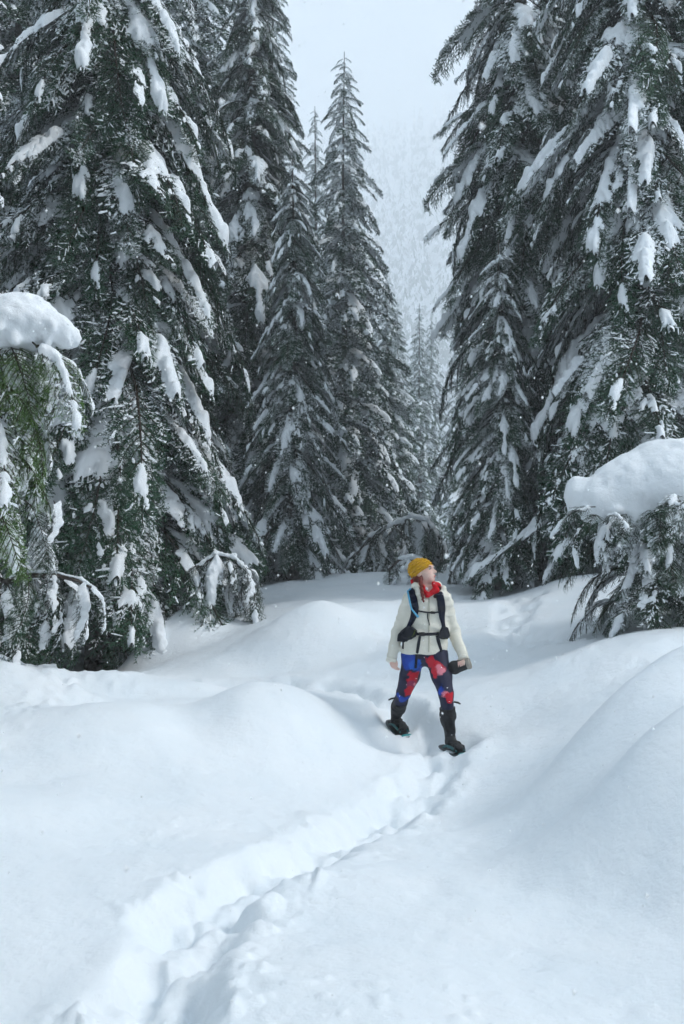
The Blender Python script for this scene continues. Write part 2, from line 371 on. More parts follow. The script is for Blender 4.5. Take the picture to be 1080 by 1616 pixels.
def make_bough(seed, L=2.4, e0=-8, e1=-58, br_step=0.075, tw_step=0.05, needle_step=0.009, wide=0.30, needle_len=0.030, needle_w=0.011, twig_len=(0.09, 0.17)):
    rng = np.random.default_rng(seed)
    n = 25; t = np.linspace(0, 1, n)
    ang = np.radians(e0 + (e1 - e0) * t ** 0.8 + 4 * np.sin(t * 7 + seed)); wig = 0.16 * np.sin(t * 4 + seed * 1.7) * t
    dirs = np.stack([np.cos(ang) * np.cos(wig), np.cos(ang) * np.sin(wig), np.sin(ang)], 1)
    P = np.concatenate([[[0, 0, 0]], np.cumsum((dirs[1:] + dirs[:-1]) * 0.5 * L / (n - 1), 0)])
    wood = Soup(); wood.tube(P, np.linspace(0.022, 0.004, n) * (L / 2.4), 5)
    def main(tt): return np.array([np.interp(tt, t, P[:, k]) for k in range(3)]).T
    def wid(tt): return wide * L * np.minimum(1, 0.25 + tt / 0.35) * np.clip(1 - tt, 0, 1) ** 0.75 + 0.05
    tw_o, tw_d, tw_l, tw_up = [], [], [], []
    def twig(o, d, l, up): tw_o.append(o); tw_d.append(d); tw_l.append(l); tw_up.append(up)
    tt, side, branches = 0.10, 1, []
    while tt < 0.985:
        for sgn in (1, -1):
            ta = tt + rng.uniform(-0.012, 0.012)
            o = main(np.array([ta]))[0]; T = unit(main(np.array([min(ta + .02, 1)]))[0] - main(np.array([ta - .02]))[0])
            S = unit(np.cross([0, 0, 1.0], T)) * sgn; Nn = np.cross(T, S) * sgn
            l = wid(ta) * rng.uniform(0.7, 1.15)
            fwd = rng.uniform(0.45, 0.8)
            d0 = unit(T * fwd + S * 0.75 + Nn * rng.uniform(-0.25, 0.15))
            m = max(3, int(l / tw_step)); u = np.linspace(0, 1, m + 1)
            hang = rng.uniform(0.25, 0.6)
            pts = o + np.outer(u * l, d0) + np.outer(u ** 2 * l * hang, [0, 0, -1.0])
            wood.tube(pts, np.linspace(0.007, 0.002, m + 1), 3, cap=False)
            branches.append(pts)
            for k in range(1, m + 1):
                bd = unit(pts[k] - pts[k - 1]); bs = unit(np.cross(bd, Nn))
                twig(pts[k - 1], bd, np.linalg.norm(pts[k] - pts[k - 1]) * 1.15, Nn)
                for s2 in (1, -1):
                    if rng.random() < 0.12: continue
                    tl = rng.uniform(*twig_len) * (1 - 0.45 * k / (m + 1))
                    twig(pts[k] if s2 > 0 else 0.5 * (pts[k] + pts[k - 1]), unit(bd * rng.uniform(0.5, .9) + bs * s2 * 0.8 + np.array([0, 0, -rng.uniform(.05, .5)]) + Nn * rng.uniform(-.2, .2)), tl, Nn)
        tt += br_step / L * rng.uniform(0.8, 1.2)
    for k in range(2, n):                                  # needles along the main stem too
        a, b_ = P[k - 1], P[k]; T = unit(b_ - a); Sx = unit(np.cross([0, 0, 1.0], T)); Nx = np.cross(T, Sx)
        for rep in range(2): twig(a + (b_ - a) * 0.5 * rep, unit(T + 0.25 * Sx * rng.uniform(-1, 1)), np.linalg.norm(b_ - a) * 0.75, Nx)
        twig(0.5 * (a + b_), unit(T * .8 + Sx * rng.choice([-1, 1]) * .7 + Nx * .25), rng.uniform(*twig_len) * .8, Nx)
    O, D, Ln, U = np.array(tw_o), np.array(tw_d), np.array(tw_l), np.array(tw_up)
    S = unit(np.cross(D, U)); U = np.cross(S, D)
    # needles: triangles round every twig
    nn = np.maximum(3, (Ln / needle_step).astype(int)); idx = np.repeat(np.arange(len(Ln)), nn)
    pos = np.concatenate([(np.arange(k) + 0.5) / k for k in nn])
    m = len(idx); roll = rng.uniform(-0.35, PI + 0.35, m)      # mostly the upper half, like a fir spray
    across = np.cos(roll)[:, None] * S[idx] + np.sin(roll)[:, None] * U[idx] * 0.7
    nl = needle_len * rng.uniform(0.7, 1.2, m) * (1 - 0.35 * pos ** 3)
    b0 = O[idx] + D[idx] * (pos * Ln[idx])[:, None]
    tip = b0 + (across * 0.86 + D[idx] * 0.6) * nl[:, None]
    wv = unit(np.cross(tip - b0, U[idx] + 0.3 * rng.normal(size=(m, 3)))) * needle_w * 0.5
    tri = np.stack([b0 - wv, b0 + wv, tip], 1).reshape(-1, 3)
    foliage = (tri, np.arange(m * 3).reshape(-1, 3)); up_ = np.sin(roll) > -0.1
    return dict(twig_of=idx, up=up_, wood=wood, foliage=foliage, O=O, D=D, L=Ln, U=U, S=S, main=main, wid=wid, len=L, reach=float(np.hypot(P[-1, 0], P[-1, 1])), drop=float(P[-1, 2]), seed=seed)

def bough_snow(b, level, seed, res=0.03, strip=True, pads=True):
    """snow lying on a bough: ridges on the twigs, pillows over the spray"""
    rng = np.random.default_rng(seed + 77); s = Soup(); L = b['len']
    if strip:
        cl = noise(b['O'][:, 0] / 0.28, b['O'][:, 1] / 0.28, seed=seed) * 0.5 + 0.5
        keep = rng.random(len(b['L'])) < np.clip(cl * (0.20, 0.36, 0.56)[level] * 1.5 - 0.14, 0, 1)
        O, D, Ln, U, S = [b[k][keep] for k in ('O', 'D', 'L', 'U', 'S')]
        m = len(O)
        if m:
            s0 = rng.uniform(-.1, .45, (m, 1)); s1 = np.minimum(s0 + rng.uniform(.5, 1.1, (m, 1)), 1.03); st = s0 + (s1 - s0) * np.array([0.0, 0.3, 0.7, 1.0]); wd = np.array([0.75, 1.0, 0.95, 0.5])
            w_ = rng.uniform(0.0045, 0.0115, (m, 1)) * (0.85, 1.0, 1.25)[level] * wd * rng.uniform(.5, 1.5, (m, 4)); hgt = w_ * rng.uniform(0.9, 1.5, (m, 4))
            ctr = O[:, None] + D[:, None] * (st * Ln[:, None])[..., None] + U[:, None] * 0.004
            up = U * 0.4 + np.array([0, 0, 0.6])
            v = np.stack([ctr - S[:, None] * w_[..., None], ctr + up[:, None] * hgt[..., None], ctr + S[:, None] * w_[..., None]], 2)   # m,4,3,3
            base = (np.arange(m) * 12)[:, None]
            q = np.concatenate([np.stack([base + 3 * i + j, base + 3 * i + j + 1, base + 3 * (i + 1) + j + 1, base + 3 * (i + 1) + j], -1).reshape(-1, 4) for i in range(3) for j in range(2)])
            s.add(v.reshape(-1, 3), q)
    if level > 0 and pads:
        na = int(L / res); t = np.linspace(0.05, 0.99, na); nv = max(9, int(b['wid'](0.3) * 2 / res)); v_ = np.linspace(-1, 1, nv)
        T_, V_ = np.meshgrid(t, v_, indexing='ij')
        c = b['main'](t); tg = unit(np.gradient(c, axis=0)); sd_ = unit(np.cross(np.array([0, 0, 1.0]), tg)); nn = np.cross(tg, sd_)
        wv = b['wid'](t) * 0.92
        A = np.abs(V_)
        pos = c[:, None] + sd_[:, None] * (V_ * wv[:, None])[..., None] + tg[:, None] * (A * wv[:, None] * 0.55)[..., None]
        pos[..., 2] -= (A ** 2) * wv[:, None] * 0.42
        f = 0.62 * noise(T_ * L / 0.42, V_ * wv[:, None] / 0.15, seed=seed + 3) + 0.38 * noise(T_ * L / 0.16, V_ * wv[:, None] / 0.09, seed=seed + 4) + 0.16 * noise(T_ * L / 0.06, V_ * wv[:, None] / 0.05, seed=seed + 5)
        cover = f - (0.34, 0.27, 0.12)[level] - 0.75 * A ** 2 + 0.34 * np.exp(-(A * wv[:, None] / 0.075) ** 2) - 0.25 * np.clip(T_ - 0.88, 0, 1) * 6 - np.clip(0.14 - T_, 0, 1) * 4
        hgt = np.where(cover > 0, np.sqrt(np.clip(cover, 0, 1)) * (0, 0.095, 0.14)[level], 0)
        hgt = hgt * (0.85 + 0.25 * noise(T_ * L / 0.1, V_ * wv[:, None] / 0.1, seed=seed + 8))
        up = nn[:, None] * 0.65 + np.array([0, 0, 0.45])
        top = pos + up * (hgt - 0.004)[..., None]; bot = pos - nn[:, None] * (0.012 + 0.12 * hgt)[..., None]
        on = hgt > 0
        cell = on[:-1, :-1] | on[1:, :-1] | on[:-1, 1:] | on[1:, 1:]
        i, j = np.nonzero(cell); k = lambda a, c_: a * nv + c_
        q = np.stack([k(i, j), k(i + 1, j), k(i + 1, j + 1), k(i, j + 1)], -1); M = na * nv
        used = np.unique(q); re = np.full(M, -1); re[used] = np.arange(len(used))
        s.add(np.concatenate([top.reshape(-1, 3)[used], bot.reshape(-1, 3)[used]]), np.concatenate([re[q], re[q][:, ::-1] + len(used)]))
    return s

def frosted(b, level, seed, amount=(0.07, 0.13, 0.24)):
    """needles with a rime of snow on them: whole twigs at a time, in patches"""
    rng = np.random.default_rng(seed + 5); O = b['O']
    cl = 0.5 + 0.5 * (0.6 * noise(O[:, 0] / 0.35, O[:, 1] / 0.3, seed=seed + 11) + 0.4 * noise(O[:, 0] / 0.12, O[:, 1] / 0.12, seed=seed + 12))
    tw = rng.random(len(O)) < np.clip((cl - 0.5) * 2.2 + amount[level], 0.02, 0.95)
    return tw[b['twig_of']] & b['up'] & (rng.random(len(b['up'])) < 0.75)
def bough_mesh(b, name, nm, level, seed):
    v, q, t = b['wood'].arrays(); fv, ft = b['foliage']; sv, sq, _ = bough_snow(b, level, seed, pads=False).arrays()
    q2 = np.concatenate([q, sq + len(v) + len(fv)])
    return raw_mesh(name, np.concatenate([v, fv, sv]), [q2, np.concatenate([t.reshape(-1, 3), ft + len(v)])], [stem_m, nm, load_m], smooth=False,
                    mat_idx=np.concatenate([np.zeros(len(q)), np.full(len(sq), 2), np.zeros(len(t)), np.where(frosted(b, level, seed), 2, 1)]))
def pad_mesh(b, level, seed, res=0.03): return bough_snow(b, level, seed, res, strip=False).mesh('snow_load', load_m) if level else None

PROTO = []
for i, (e0, e1, wd) in enumerate([(-12, -62, .22), (-22, -72, .20), (-5, -56, .24), (-28, -66, .21), (-18, -76, .19), (-2, -50, .23), (-24, -68, .24), (-15, -60, .18)]):
    b = make_bough(i + 1, 2.4, e0, e1, wide=wd)
    PROTO.append(dict(b=b, mesh=[bough_mesh(b, 'bough', needle_m, l, i * 10 + l) for l in (0, 1, 2)], snow=[pad_mesh(b, l, i * 10 + l) for l in (0, 1, 2)]))
YOUNG = []
for i, (e0, e1, wd) in enumerate([(10, -70, .30), (-10, -80, .28), (25, -60, .32)]):
    b = make_bough(i + 31, 1.2, e0, e1, br_step=0.06, tw_step=0.04, needle_step=0.007, wide=wd, needle_len=0.02, needle_w=0.006, twig_len=(0.06, 0.12))
    YOUNG.append(dict(b=b, mesh=[bough_mesh(b, 'bough', green_m, l, 300 + i * 10 + l) for l in (0, 1, 2)], dark=[bough_mesh(b, 'bough', needle_m, l, 300 + i * 10 + l) for l in (0, 1, 2)], snow=[pad_mesh(b, l, 300 + i * 10 + l, 0.02) for l in (0, 1, 2)]))
COARSE = []
for i, (e0, e1, wd) in enumerate([(-5, -52, .27), (-15, -62, .25), (0, -45, .29), (-18, -58, .26)]):
    b = make_bough(i + 61, 2.2, e0, e1, br_step=0.17, tw_step=0.12, needle_step=0.06, wide=wd, needle_len=0.095, needle_w=0.055, twig_len=(0.12, 0.24))
    COARSE.append((b, [bough_snow(b, l, 500 + i * 10 + l, 0.095) for l in (0, 1, 2)]))

def place(me, name, parent, loc, eul, sc):
    o = bpy.data.objects.new(name, me); C.objects.link(o); o.parent = parent
    o.location = loc; o.rotation_euler = eul; o.scale = (sc, sc, sc)
    return o

def trunk_mesh(H, r, seed, lean=(0, 0)):
    s = Soup(); n = 26; t = np.linspace(0, 1, n)
    z = -0.6 + t * (H + 0.6)
    pts = np.stack([lean[0] * t + 0.03 * np.sin(t * 9 + seed), lean[1] * t + 0.03 * np.cos(t * 8 + seed), z], 1)
    rad = r * (1 - 0.93 * t) * (1 + 0.45 * np.exp(-(z + 0.6) / 0.5))
    s.tube(pts, rad, 14); return s.mesh('trunk', bark_m)

def crown_core(H, zlo, rfun, seed, step=0.22):
    """bare inner branches between trunk and boughs"""
    rng = np.random.default_rng(seed); s = Soup(); z = zlo
    while z < H - 0.6:
        a = rng.uniform(0, 2 * PI); l = rfun(z) * rng.uniform(0.35, 0.75); u = np.linspace(0, 1, 4)
        pts = np.stack([np.cos(a) * u * l, np.sin(a) * u * l, z + 0.1 * l * u - 0.5 * l * u ** 2], 1)
        s.tube(pts, np.linspace(0.016, 0.005, 4), 3, cap=False); z += step * rng.uniform(0.4, 1.2)
    return s.mesh('crown', stem_m)

def fir(label, x, y, H, R0, seed, zlo=1.0, zdense=11.0, group='tall snow-laden firs beside the trail', snowy=(0.20, 0.45, 0.35), trunk_r=0.26, power=0.5, gap=0.25, per=7.6, z=None, most=300, q=1.0):
    rng = np.random.default_rng(seed)
    z0 = gz(x, y) if z is None else z
    root = bpy.data.objects.new('fir_tree', None); C.objects.link(root); root.location = (x, y, z0)
    root.empty_display_size = 0.5
    root['label'] = label; root['category'] = 'fir tree'; root['group'] = group
    link('trunk', trunk_mesh(H, trunk_r, seed), root)
    rfun = lambda zz: R0 * max(0.02, 1 - (zz / H) ** q) ** power
    crown = link('crown', crown_core(H, max(0.5, zlo - 0.5), rfun, seed), root)
    def whorls(mult):
        rw = np.random.default_rng(seed + 5); out, zz, cnt = [], zlo, 0
        while zz < H - 0.12:
            r = rfun(zz) + 0.06; low = zz < zdense
            nb = max(4 if low else 3, int((per if low else per * 0.6) * (0.7 + 0.3 * min(1, r / 1.2)) + rw.random()))
            out.append((zz, r, nb)); cnt += nb
            zz += gap * rw.uniform(0.85, 1.15) * (1 if low else 1.9 * mult) * (0.45 + 0.55 * min(1, r / 1.4)) * max(1, mult if low else 1) ** 0.4
        return out, cnt
    mult = 1.0; ws, cnt = whorls(mult)
    while cnt > most: mult *= 1.06; ws, cnt = whorls(mult)
    a0 = 0
    for zz, r, nb in ws:
        a0 += 2.4
        for k in range(nb):
            p = PROTO[rng.integers(len(PROTO))]
            reach = r * rng.uniform(0.76, 1.10); sc = min(reach / p['b']['reach'], 1.9)
            az = a0 + (k + rng.uniform(-.32, .32)) * 2 * PI / nb
            zb = zz + rng.uniform(-.15, .15); pitch = rng.normal(0.10, 0.09) + R(4) * (zz < 2) - R(14) * smooth01(0.86, 1.0, zz / H)
            # keep the tip of the lowest boughs on the snow
            if zz < 3:
                tipz = zb + sc * p['b']['drop']
                if tipz < -0.15: pitch -= min(0.35, (-0.15 - tipz) / max(0.4, reach))
            eul = Euler((rng.normal(0, 0.22), pitch, az)); loc = (0, 0, zb)
            lv = rng.choice(3, p=snowy)
            place(p['mesh'][lv], 'bough', crown, loc, eul, sc)
            if lv: place(p['snow'][lv], 'snow_load', crown, loc, eul, sc)['kind'] = 'stuff'
    return root

# ------------------------------------------------------------------ far trees: whole crowns in one mesh, three shapes shared by copies
def merged_crown(H, R0, seed, n_max=400, power=0.72, zlo=0.9, gap=0.36, snowy=(0.14, 0.42, 0.44)):
    rng = np.random.default_rng(seed); F, W, Sn = Soup(), Soup(), Soup(); fi = []
    fz = [frosted(b, 1, 700 + k, (.36, .36, .36)) for k, (b, _) in enumerate(COARSE)]
    zz, cnt, a0 = zlo, 0, 0
    while zz < H - 0.15 and cnt < n_max:
        r = R0 * max(0.0, 1 - zz / H) ** power + 0.10; nb = int(7.4 * (0.6 + 0.3 * min(1, r / 1.2)) + rng.random()); a0 += 2.4
        for k in range(nb):
            ci = rng.integers(4); b, snow = COARSE[ci]
            sc = r * rng.uniform(0.72, 1.15) / b['reach']
            M = Matrix.Translation((0, 0, zz + rng.uniform(-.15, .15))) @ Euler((rng.normal(0, .2), rng.normal(0, .1), a0 + (k + rng.uniform(-.3, .3)) * 2 * PI / nb)).to_matrix().to_4x4() @ Matrix.Scale(sc, 4)
            M = np.array(M); tr = lambda v: v @ M[:3, :3].T + M[:3, 3]
            F.add(tr(b['foliage'][0]), t=b['foliage'][1]); fi.append(fz[ci])
            sv, sq, st = snow[rng.choice(3, p=snowy)].arrays(); Sn.add(tr(sv), sq, st); cnt += 1
        zz += gap * (0.5 + 0.5 * min(1, r / 1.2)) * rng.uniform(.85, 1.15)
    fv, _, ft = F.arrays()
    return raw_mesh('crown', fv, [ft], [needle_m, load_m], False, np.concatenate(fi)), Sn.mesh('snow_load', load_m), trunk_mesh(H, 0.13, seed)
FAR = [merged_crown(15, 1.9, 901), merged_crown(15, 1.6, 902, power=0.8), merged_crown(15, 2.2, 903, power=0.65)]
def far_fir(label, x, y, H, kind, az, wide=1.0, group='firs standing in the hazy gap'):
    root = bpy.data.objects.new('fir_tree', None); C.objects.link(root)
    root.location = (x, y, gz(x, y) - 0.1); root.rotation_euler = (0, 0, az); k = H / 15.0; root.scale = (k * wide, k * wide, k)
    root['label'] = label; root['category'] = 'fir tree'; root['group'] = group
    c, s, t = FAR[kind]
    link('trunk', t, root); cr = link('crown', c, root); link('snow_load', s, cr)
    return root

# ------------------------------------------------------------------ tree positions (the hollows are needed by the ground)
def X(px, Y): return (px - 540) / FOC * Y
WELLS += [(X(165, 14.8), 14.8, 1.0, 0.55), (X(830, 18), 18, 0.9, 0.3), (X(1000, 16), 16, 0.9, 0.3)]

# ------------------------------------------------------------------ ground mesh: one sheet to the horizon
rows = [-30, -20, -12, -7, -4, -2, -0.5, 0.6, 1.3, 1.8]
yv = 2.2
while yv < 22: rows.append(yv); yv *= 1.0066
while yv < 1150: rows.append(yv); yv *= 1.07
rows = np.array(rows)
cs = np.arange(-0.6, 0.6001, 0.0034); o_ = []
v = 0.62
while v < 6: o_.append(v); v *= 1.09
cols = np.concatenate([-np.array(o_)[::-1], cs, np.array(o_)])
GY, GS = np.meshgrid(rows, cols, indexing='ij'); GX = GS * np.maximum(GY, 2.2)
GXs = np.where(GY < 2.2, GS * 2.2, GX)
GZ = ground_height(GXs, GY)
nr, ncl = GXs.shape
i, j = np.meshgrid(np.arange(nr - 1), np.arange(ncl - 1), indexing='ij'); i, j = i.ravel(), j.ravel()
link('ground', raw_mesh('ground', np.stack([GXs, GY, GZ], -1).reshape(-1, 3), [np.stack([i * ncl + j, i * ncl + j + 1, (i + 1) * ncl + j + 1, (i + 1) * ncl + j], -1)], snow_m), kind='structure')

# ------------------------------------------------------------------ the big trees
fir('huge dark fir filling the left side, grey trunk standing in a snow hollow', X(165, 14.8), 14.8, 19, 2.5, 11, zlo=2.2, q=1.35, z=gz(X(165, 14.8), 14.8))
fir('fir at the left edge, only its bough tips reach into view', X(-190, 11.5), 11.5, 15, 1.95, 12, zlo=1.2, most=280)
fir('tall fir behind the huge left one, its slope falling to the centre', X(395, 22), 22, 17.2, 2.75, 13, zlo=1.2, zdense=15, gap=0.28, power=.85, snowy=(.22, .45, .33))
fir('short snow-crusted fir at the foot of the tall left-centre fir', X(462, 19.5), 19.5, 8.4, 1.25, 14, zlo=0.9, gap=0.27, snowy=(0.25, 0.4, 0.35), trunk_r=0.12)
fir('tall fir right of the gap, its edge nearly straight up', X(826, 18), 18, 20, 1.66, 15, zlo=1.2, power=.7, q=3.0, snowy=(.22, .45, .33))
fir('young fir standing before the straight-edged fir right of the gap', X(792, 16.2), 16.2, 5.8, 1.05, 16, zlo=0.8, gap=0.24, snowy=(0.25, 0.4, 0.35), trunk_r=0.1)
fir('big fir on the right with thick snow slabs down its boughs', X(1010, 15.5), 15.5, 19, 1.95, 17, zlo=1.3, q=1.8, snowy=(0.16, 0.42, 0.42))
fir('dark fir in shade between the two big right-hand firs', X(925, 21), 21, 18, 2.0, 18, zlo=1.2, most=240)
fir('fir at the right edge behind the snow-capped bush', X(1190, 17), 17, 18, 2.1, 19, zlo=1.2, most=260)

# ------------------------------------------------------------------ firs in the gap and behind
def top_h(py, Y, x): return at(540, py, Y).z - gz(x, Y) + 0.1
for lab, px, py, Y, kind, az, wd in [
    ('slender pointed fir alone against the pale sky in the gap', 543, 80, 34, 2, 0.3, 0.95),
    ('fainter fir tip just left of the pointed fir in the gap', 497, 168, 44, 1, 1.2, 1.0),
    ('fir with rounded shoulders at the right foot of the pointed fir', 612, 430, 38, 2, 2.2, 1.0),
    ('small pale fir low in the gap beside the right-hand trees', 663, 478, 56, 1, 4.0, 1.15),
    ('lowest snow-white fir between the gap firs', 640, 640, 60, 0, 5.0, 1.2),
    ('pale fir deep in the gap right of the pointed fir', 628, 470, 90, 0, 1.1, .9), ('faint distant fir at the middle of the gap', 655, 530, 105, 1, 2.7, 1.0), ('faint distant fir against the straight-edged right fir', 682, 500, 98, 2, 3.9, .85),
    ('fir tucked behind the straight-edged right fir, one edge showing', 735, 300, 48, 1, 0.9, 0.8)]:
    far_fir(lab, X(px, Y), Y, top_h(py, Y, X(px, Y)), kind, az, wd)
for k, (px, Y, H, kind, lab) in enumerate([
    (20, 21, 19, 2, 'shaded fir behind the left edge of the huge left fir'), (120, 27, 21, 0, 'farther dark fir straight behind the grey trunk in the hollow'),
    (235, 20.5, 18, 1, 'shaded fir close behind the huge left fir, right of its trunk'), (300, 27, 22, 2, 'dark fir between the huge left fir and the tall left-centre fir'),
    (-120, 19, 20, 0, 'dark fir behind the snow-capped young fir, mostly past the left edge'), (945, 27, 24, 2, 'dark fir behind the straight-edged fir right of the gap'),
    (985, 23, 21, 0, 'shaded fir behind the big slab-laden fir on the right'), (1075, 22, 20, 1, 'shaded fir above the snow pillow bush, deep in the right stand'),
    (900, 26, 19, 1, 'slim dark fir filling in behind the young fir right of the gap'), (430, 31, 20, 1, 'hazy fir behind the tall left-centre fir')]):
    far_fir(lab, X(px, Y), Y, H, kind, k * 1.3, 1.1, group='firs in the dark stand behind')

for x_, y_, H_, k_, lab in [(-6.9, 4.2, 18, 2, 'tall fir beside the viewer on the left'), (-5.2, -3.2, 20, 0, 'tall fir behind the viewer on the left'), (1.4, -6.4, 20, 2, 'tall fir straight behind the viewer'), (6.6, -3.4, 18, 0, 'tall fir behind the viewer on the right')]:
    far_fir(lab, x_, y_, H_, k_, x_, 1.1, group='firs round the clearing behind the viewer')

# ------------------------------------------------------------------ hillside with its wood
def hill_z(x, y): return 1.0 + 0.62 * np.clip(y - 350, 0, 800) * (1 + 0.0004 * x) + 8 * fbm(x / 90, y / 90, seed=71)
hy, hx = np.meshgrid(np.linspace(330, 1130, 60), np.linspace(-420, 460, 60), indexing='ij')
hz = hill_z(hx, hy) - 14 * (hy < 350)
i, j = np.meshgrid(np.arange(59), np.arange(59), indexing='ij'); i, j = i.ravel(), j.ravel()
link('hill', raw_mesh('hill', np.stack([hx, hy, hz], -1).reshape(-1, 3), [np.stack([i * 60 + j, i * 60 + j + 1, (i + 1) * 60 + j + 1, (i + 1) * 60 + j], -1)], snow_m), kind='structure')
rng = np.random.default_rng(5); wood = Soup(); wsnow = Soup()
for k in range(1500):
    yy = 345 + 740 * rng.random() ** 1.15; xx = rng.uniform(-0.10, 0.20) * yy
    H = rng.uniform(24, 46); r0 = H * rng.uniform(0.10, 0.15); z0 = float(hill_z(xx, yy)); tiers = 8
    for ti in range(tiers):
        f = ti / tiers; zc = z0 + H * (0.08 + 0.9 * f); rr = r0 * (1 - f) ** 0.8 + 0.15; nb = 6; a0 = rng.uniform(0, 6)
        a = a0 + np.arange(nb) * 2 * PI / nb + rng.uniform(-.25, .25, nb); rl = rr * rng.uniform(0.7, 1.2, nb); hw = 0.45
        tip = np.stack([xx + np.cos(a) * rl, yy + np.sin(a) * rl, np.full(nb, zc - 0.5 * rr)], 1)
        l_ = np.stack([xx + np.cos(a - hw) * rl * .45, yy + np.sin(a - hw) * rl * .45, np.full(nb, zc)], 1)
        r_ = np.stack([xx + np.cos(a + hw) * rl * .45, yy + np.sin(a + hw) * rl * .45, np.full(nb, zc)], 1)
        c_ = np.broadcast_to([xx, yy, zc + H * 0.09], (nb, 3))
        vv = np.stack([c_, l_, tip, r_], 1).reshape(-1, 3); q = np.arange(nb * 4).reshape(-1, 4)
        (wood if rng.random() < 0.48 else wsnow).add(vv, q)
ov, oq, _ = wood.arrays(); sv, sq, _ = wsnow.arrays()
fw = link('far_forest', raw_mesh('far_forest', np.concatenate([ov, sv]), [np.concatenate([oq, sq + len(ov)])], [needle_m, load_m], False, np.concatenate([np.zeros(len(oq)), np.ones(len(sq))])), kind='stuff')
fw['label'] = 'misty snow-covered conifer wood climbing the hillside beyond the gap'; fw['category'] = 'forest'

# ------------------------------------------------------------------ laden bushes and bent saplings
def snow_disp(amp=0.03, f=3.0, seed=0):
    return lambda p: amp * fbm(p[:, 0] * f, p[:, 1] * f, p[:, 2] * f, seed, 3) + 0.35 * amp * noise(p[:, 0] * f * 5, p[:, 1] * f * 5, p[:, 2] * f * 5, seed + 9)
def bush(name, cat, label, base, stem, boughs, caps, h=0.03, amp=0.04, f=3.0, seed=0, green=False, stem_r=(0.035, 0.012), group=None, cap_name='snow_cap'):
    """stem: world points; boughs: (point, azimuth, scale, pitch, snow level); caps: prims for the Blob"""
    root = bpy.data.objects.new(name, None); C.objects.link(root); root.location = base
    root['label'] = label; root['category'] = cat
    if group: root['group'] = group
    b = Vector(base); s = Soup(); s.tube([tuple(Vector(p) - b) for p in stem], np.linspace(*stem_r, len(stem)), 7)
    link('stem', s.mesh('stem', bark_m), root)
    rng = np.random.default_rng(seed + 400)
    for (p, az, sc, pitch, lv) in boughs:
        y = YOUNG[rng.integers(3)]; loc = Vector(p) - b; eul = Euler((rng.normal(0, .25), pitch, az))
        bo = place((y['mesh'] if green else y['dark'])[lv], 'bough', root, loc, eul, sc)
        if lv:
            o = link('snow_load', y['snow'][lv], bo); o['kind'] = 'stuff'
    if caps:
        bl = Blob(h); lumps = []
        for cpr in caps:                                   # crumbs and small overhangs round the lower rim
            if cpr[0] == 'e':
                r_ = cpr[2]
                for _ in range(int(26 * max(r_) / 0.4)):
                    a_, e_ = rng.uniform(0, 2 * PI), rng.uniform(-1.2, -0.15); q = Vector((math.cos(a_) * math.cos(e_) * r_[0], math.sin(a_) * math.cos(e_) * r_[1], math.sin(e_) * r_[2]))
                    s_ = rng.uniform(.035, .085) * min(1, max(r_) / .3); lumps.append(('e', Vector(cpr[1]) + q * rng.uniform(.88, 1.05), (s_, s_, s_ * rng.uniform(.7, 1.5)), .035))
        caps = list(caps) + lumps
        for cpr in caps:
            if cpr[0] == 'e': bl.ell(Vector(cpr[1]) - b, cpr[2], k=cpr[3])
            else: bl.cone(Vector(cpr[1]) - b, cpr[2], Vector(cpr[3]) - b, cpr[4], k=cpr[5])
        link(cap_name, bl.mesh(cap_name, load_m, snow_disp(amp, f, seed)), root)
    return root
rb = np.random.default_rng(8)
# right: thick pillow of snow on a bush
Yb = 10.6; bx, by = at(1035, 960, Yb).x, Yb
bs = []
for k in range(84):
    a = rb.uniform(0, 2 * PI); zt = rb.uniform(0.80, 2.0); rr = rb.uniform(0.05, 0.45)
    bs.append(((bx + rr * math.cos(a), by + rr * math.sin(a), gz(bx, by) * 0 + zt + 0.45), a, rb.uniform(0.45, 0.8), rb.uniform(-0.1, 0.35), int(rb.choice(3, p=(.55, .3, .15)))))
for (px, py, a, sc, pit, lv) in [(985, 770, PI * 1.05, .55, .3, 1), (1000, 800, PI * 1.2, .7, .25, 2), (940, 800, PI * 1.1, .5, .5, 1), (1010, 850, PI * 1.1, .75, .1, 2), (1030, 865, PI * 1.35, .75, .1, 2), (1060, 870, PI * 1.45, .8, .1, 2), (1075, 850, PI * 1.55, .8, .15, 2), (1020, 880, PI * 1.2, .7, .1, 2), (920, 830, PI * 1.2, .45, .3, 1), (915, 840, PI * 1.0, .4, .3, 2), (1045, 800, PI * 1.5, .5, .4, 1), (1060, 805, PI * 1.4, .5, .4, 0), (1078, 800, PI * 1.6, .5, .4, 1), (940, 815, PI * 1.4, .38, .4, 0), (960, 820, PI * 1.55, .42, .4, 1), (985, 825, PI * 1.45, .45, .4, 0), (925, 808, PI * 1.2, .35, .3, 0)]:
    sc = sc * .68 if py >= 840 else sc; front = py < 830 and sc <= .5; bs.append((at(px, py, Yb - (0.45 if front else 0.25)), a, sc, -0.15 if front else pit, lv))
g_ = gz(bx, by)
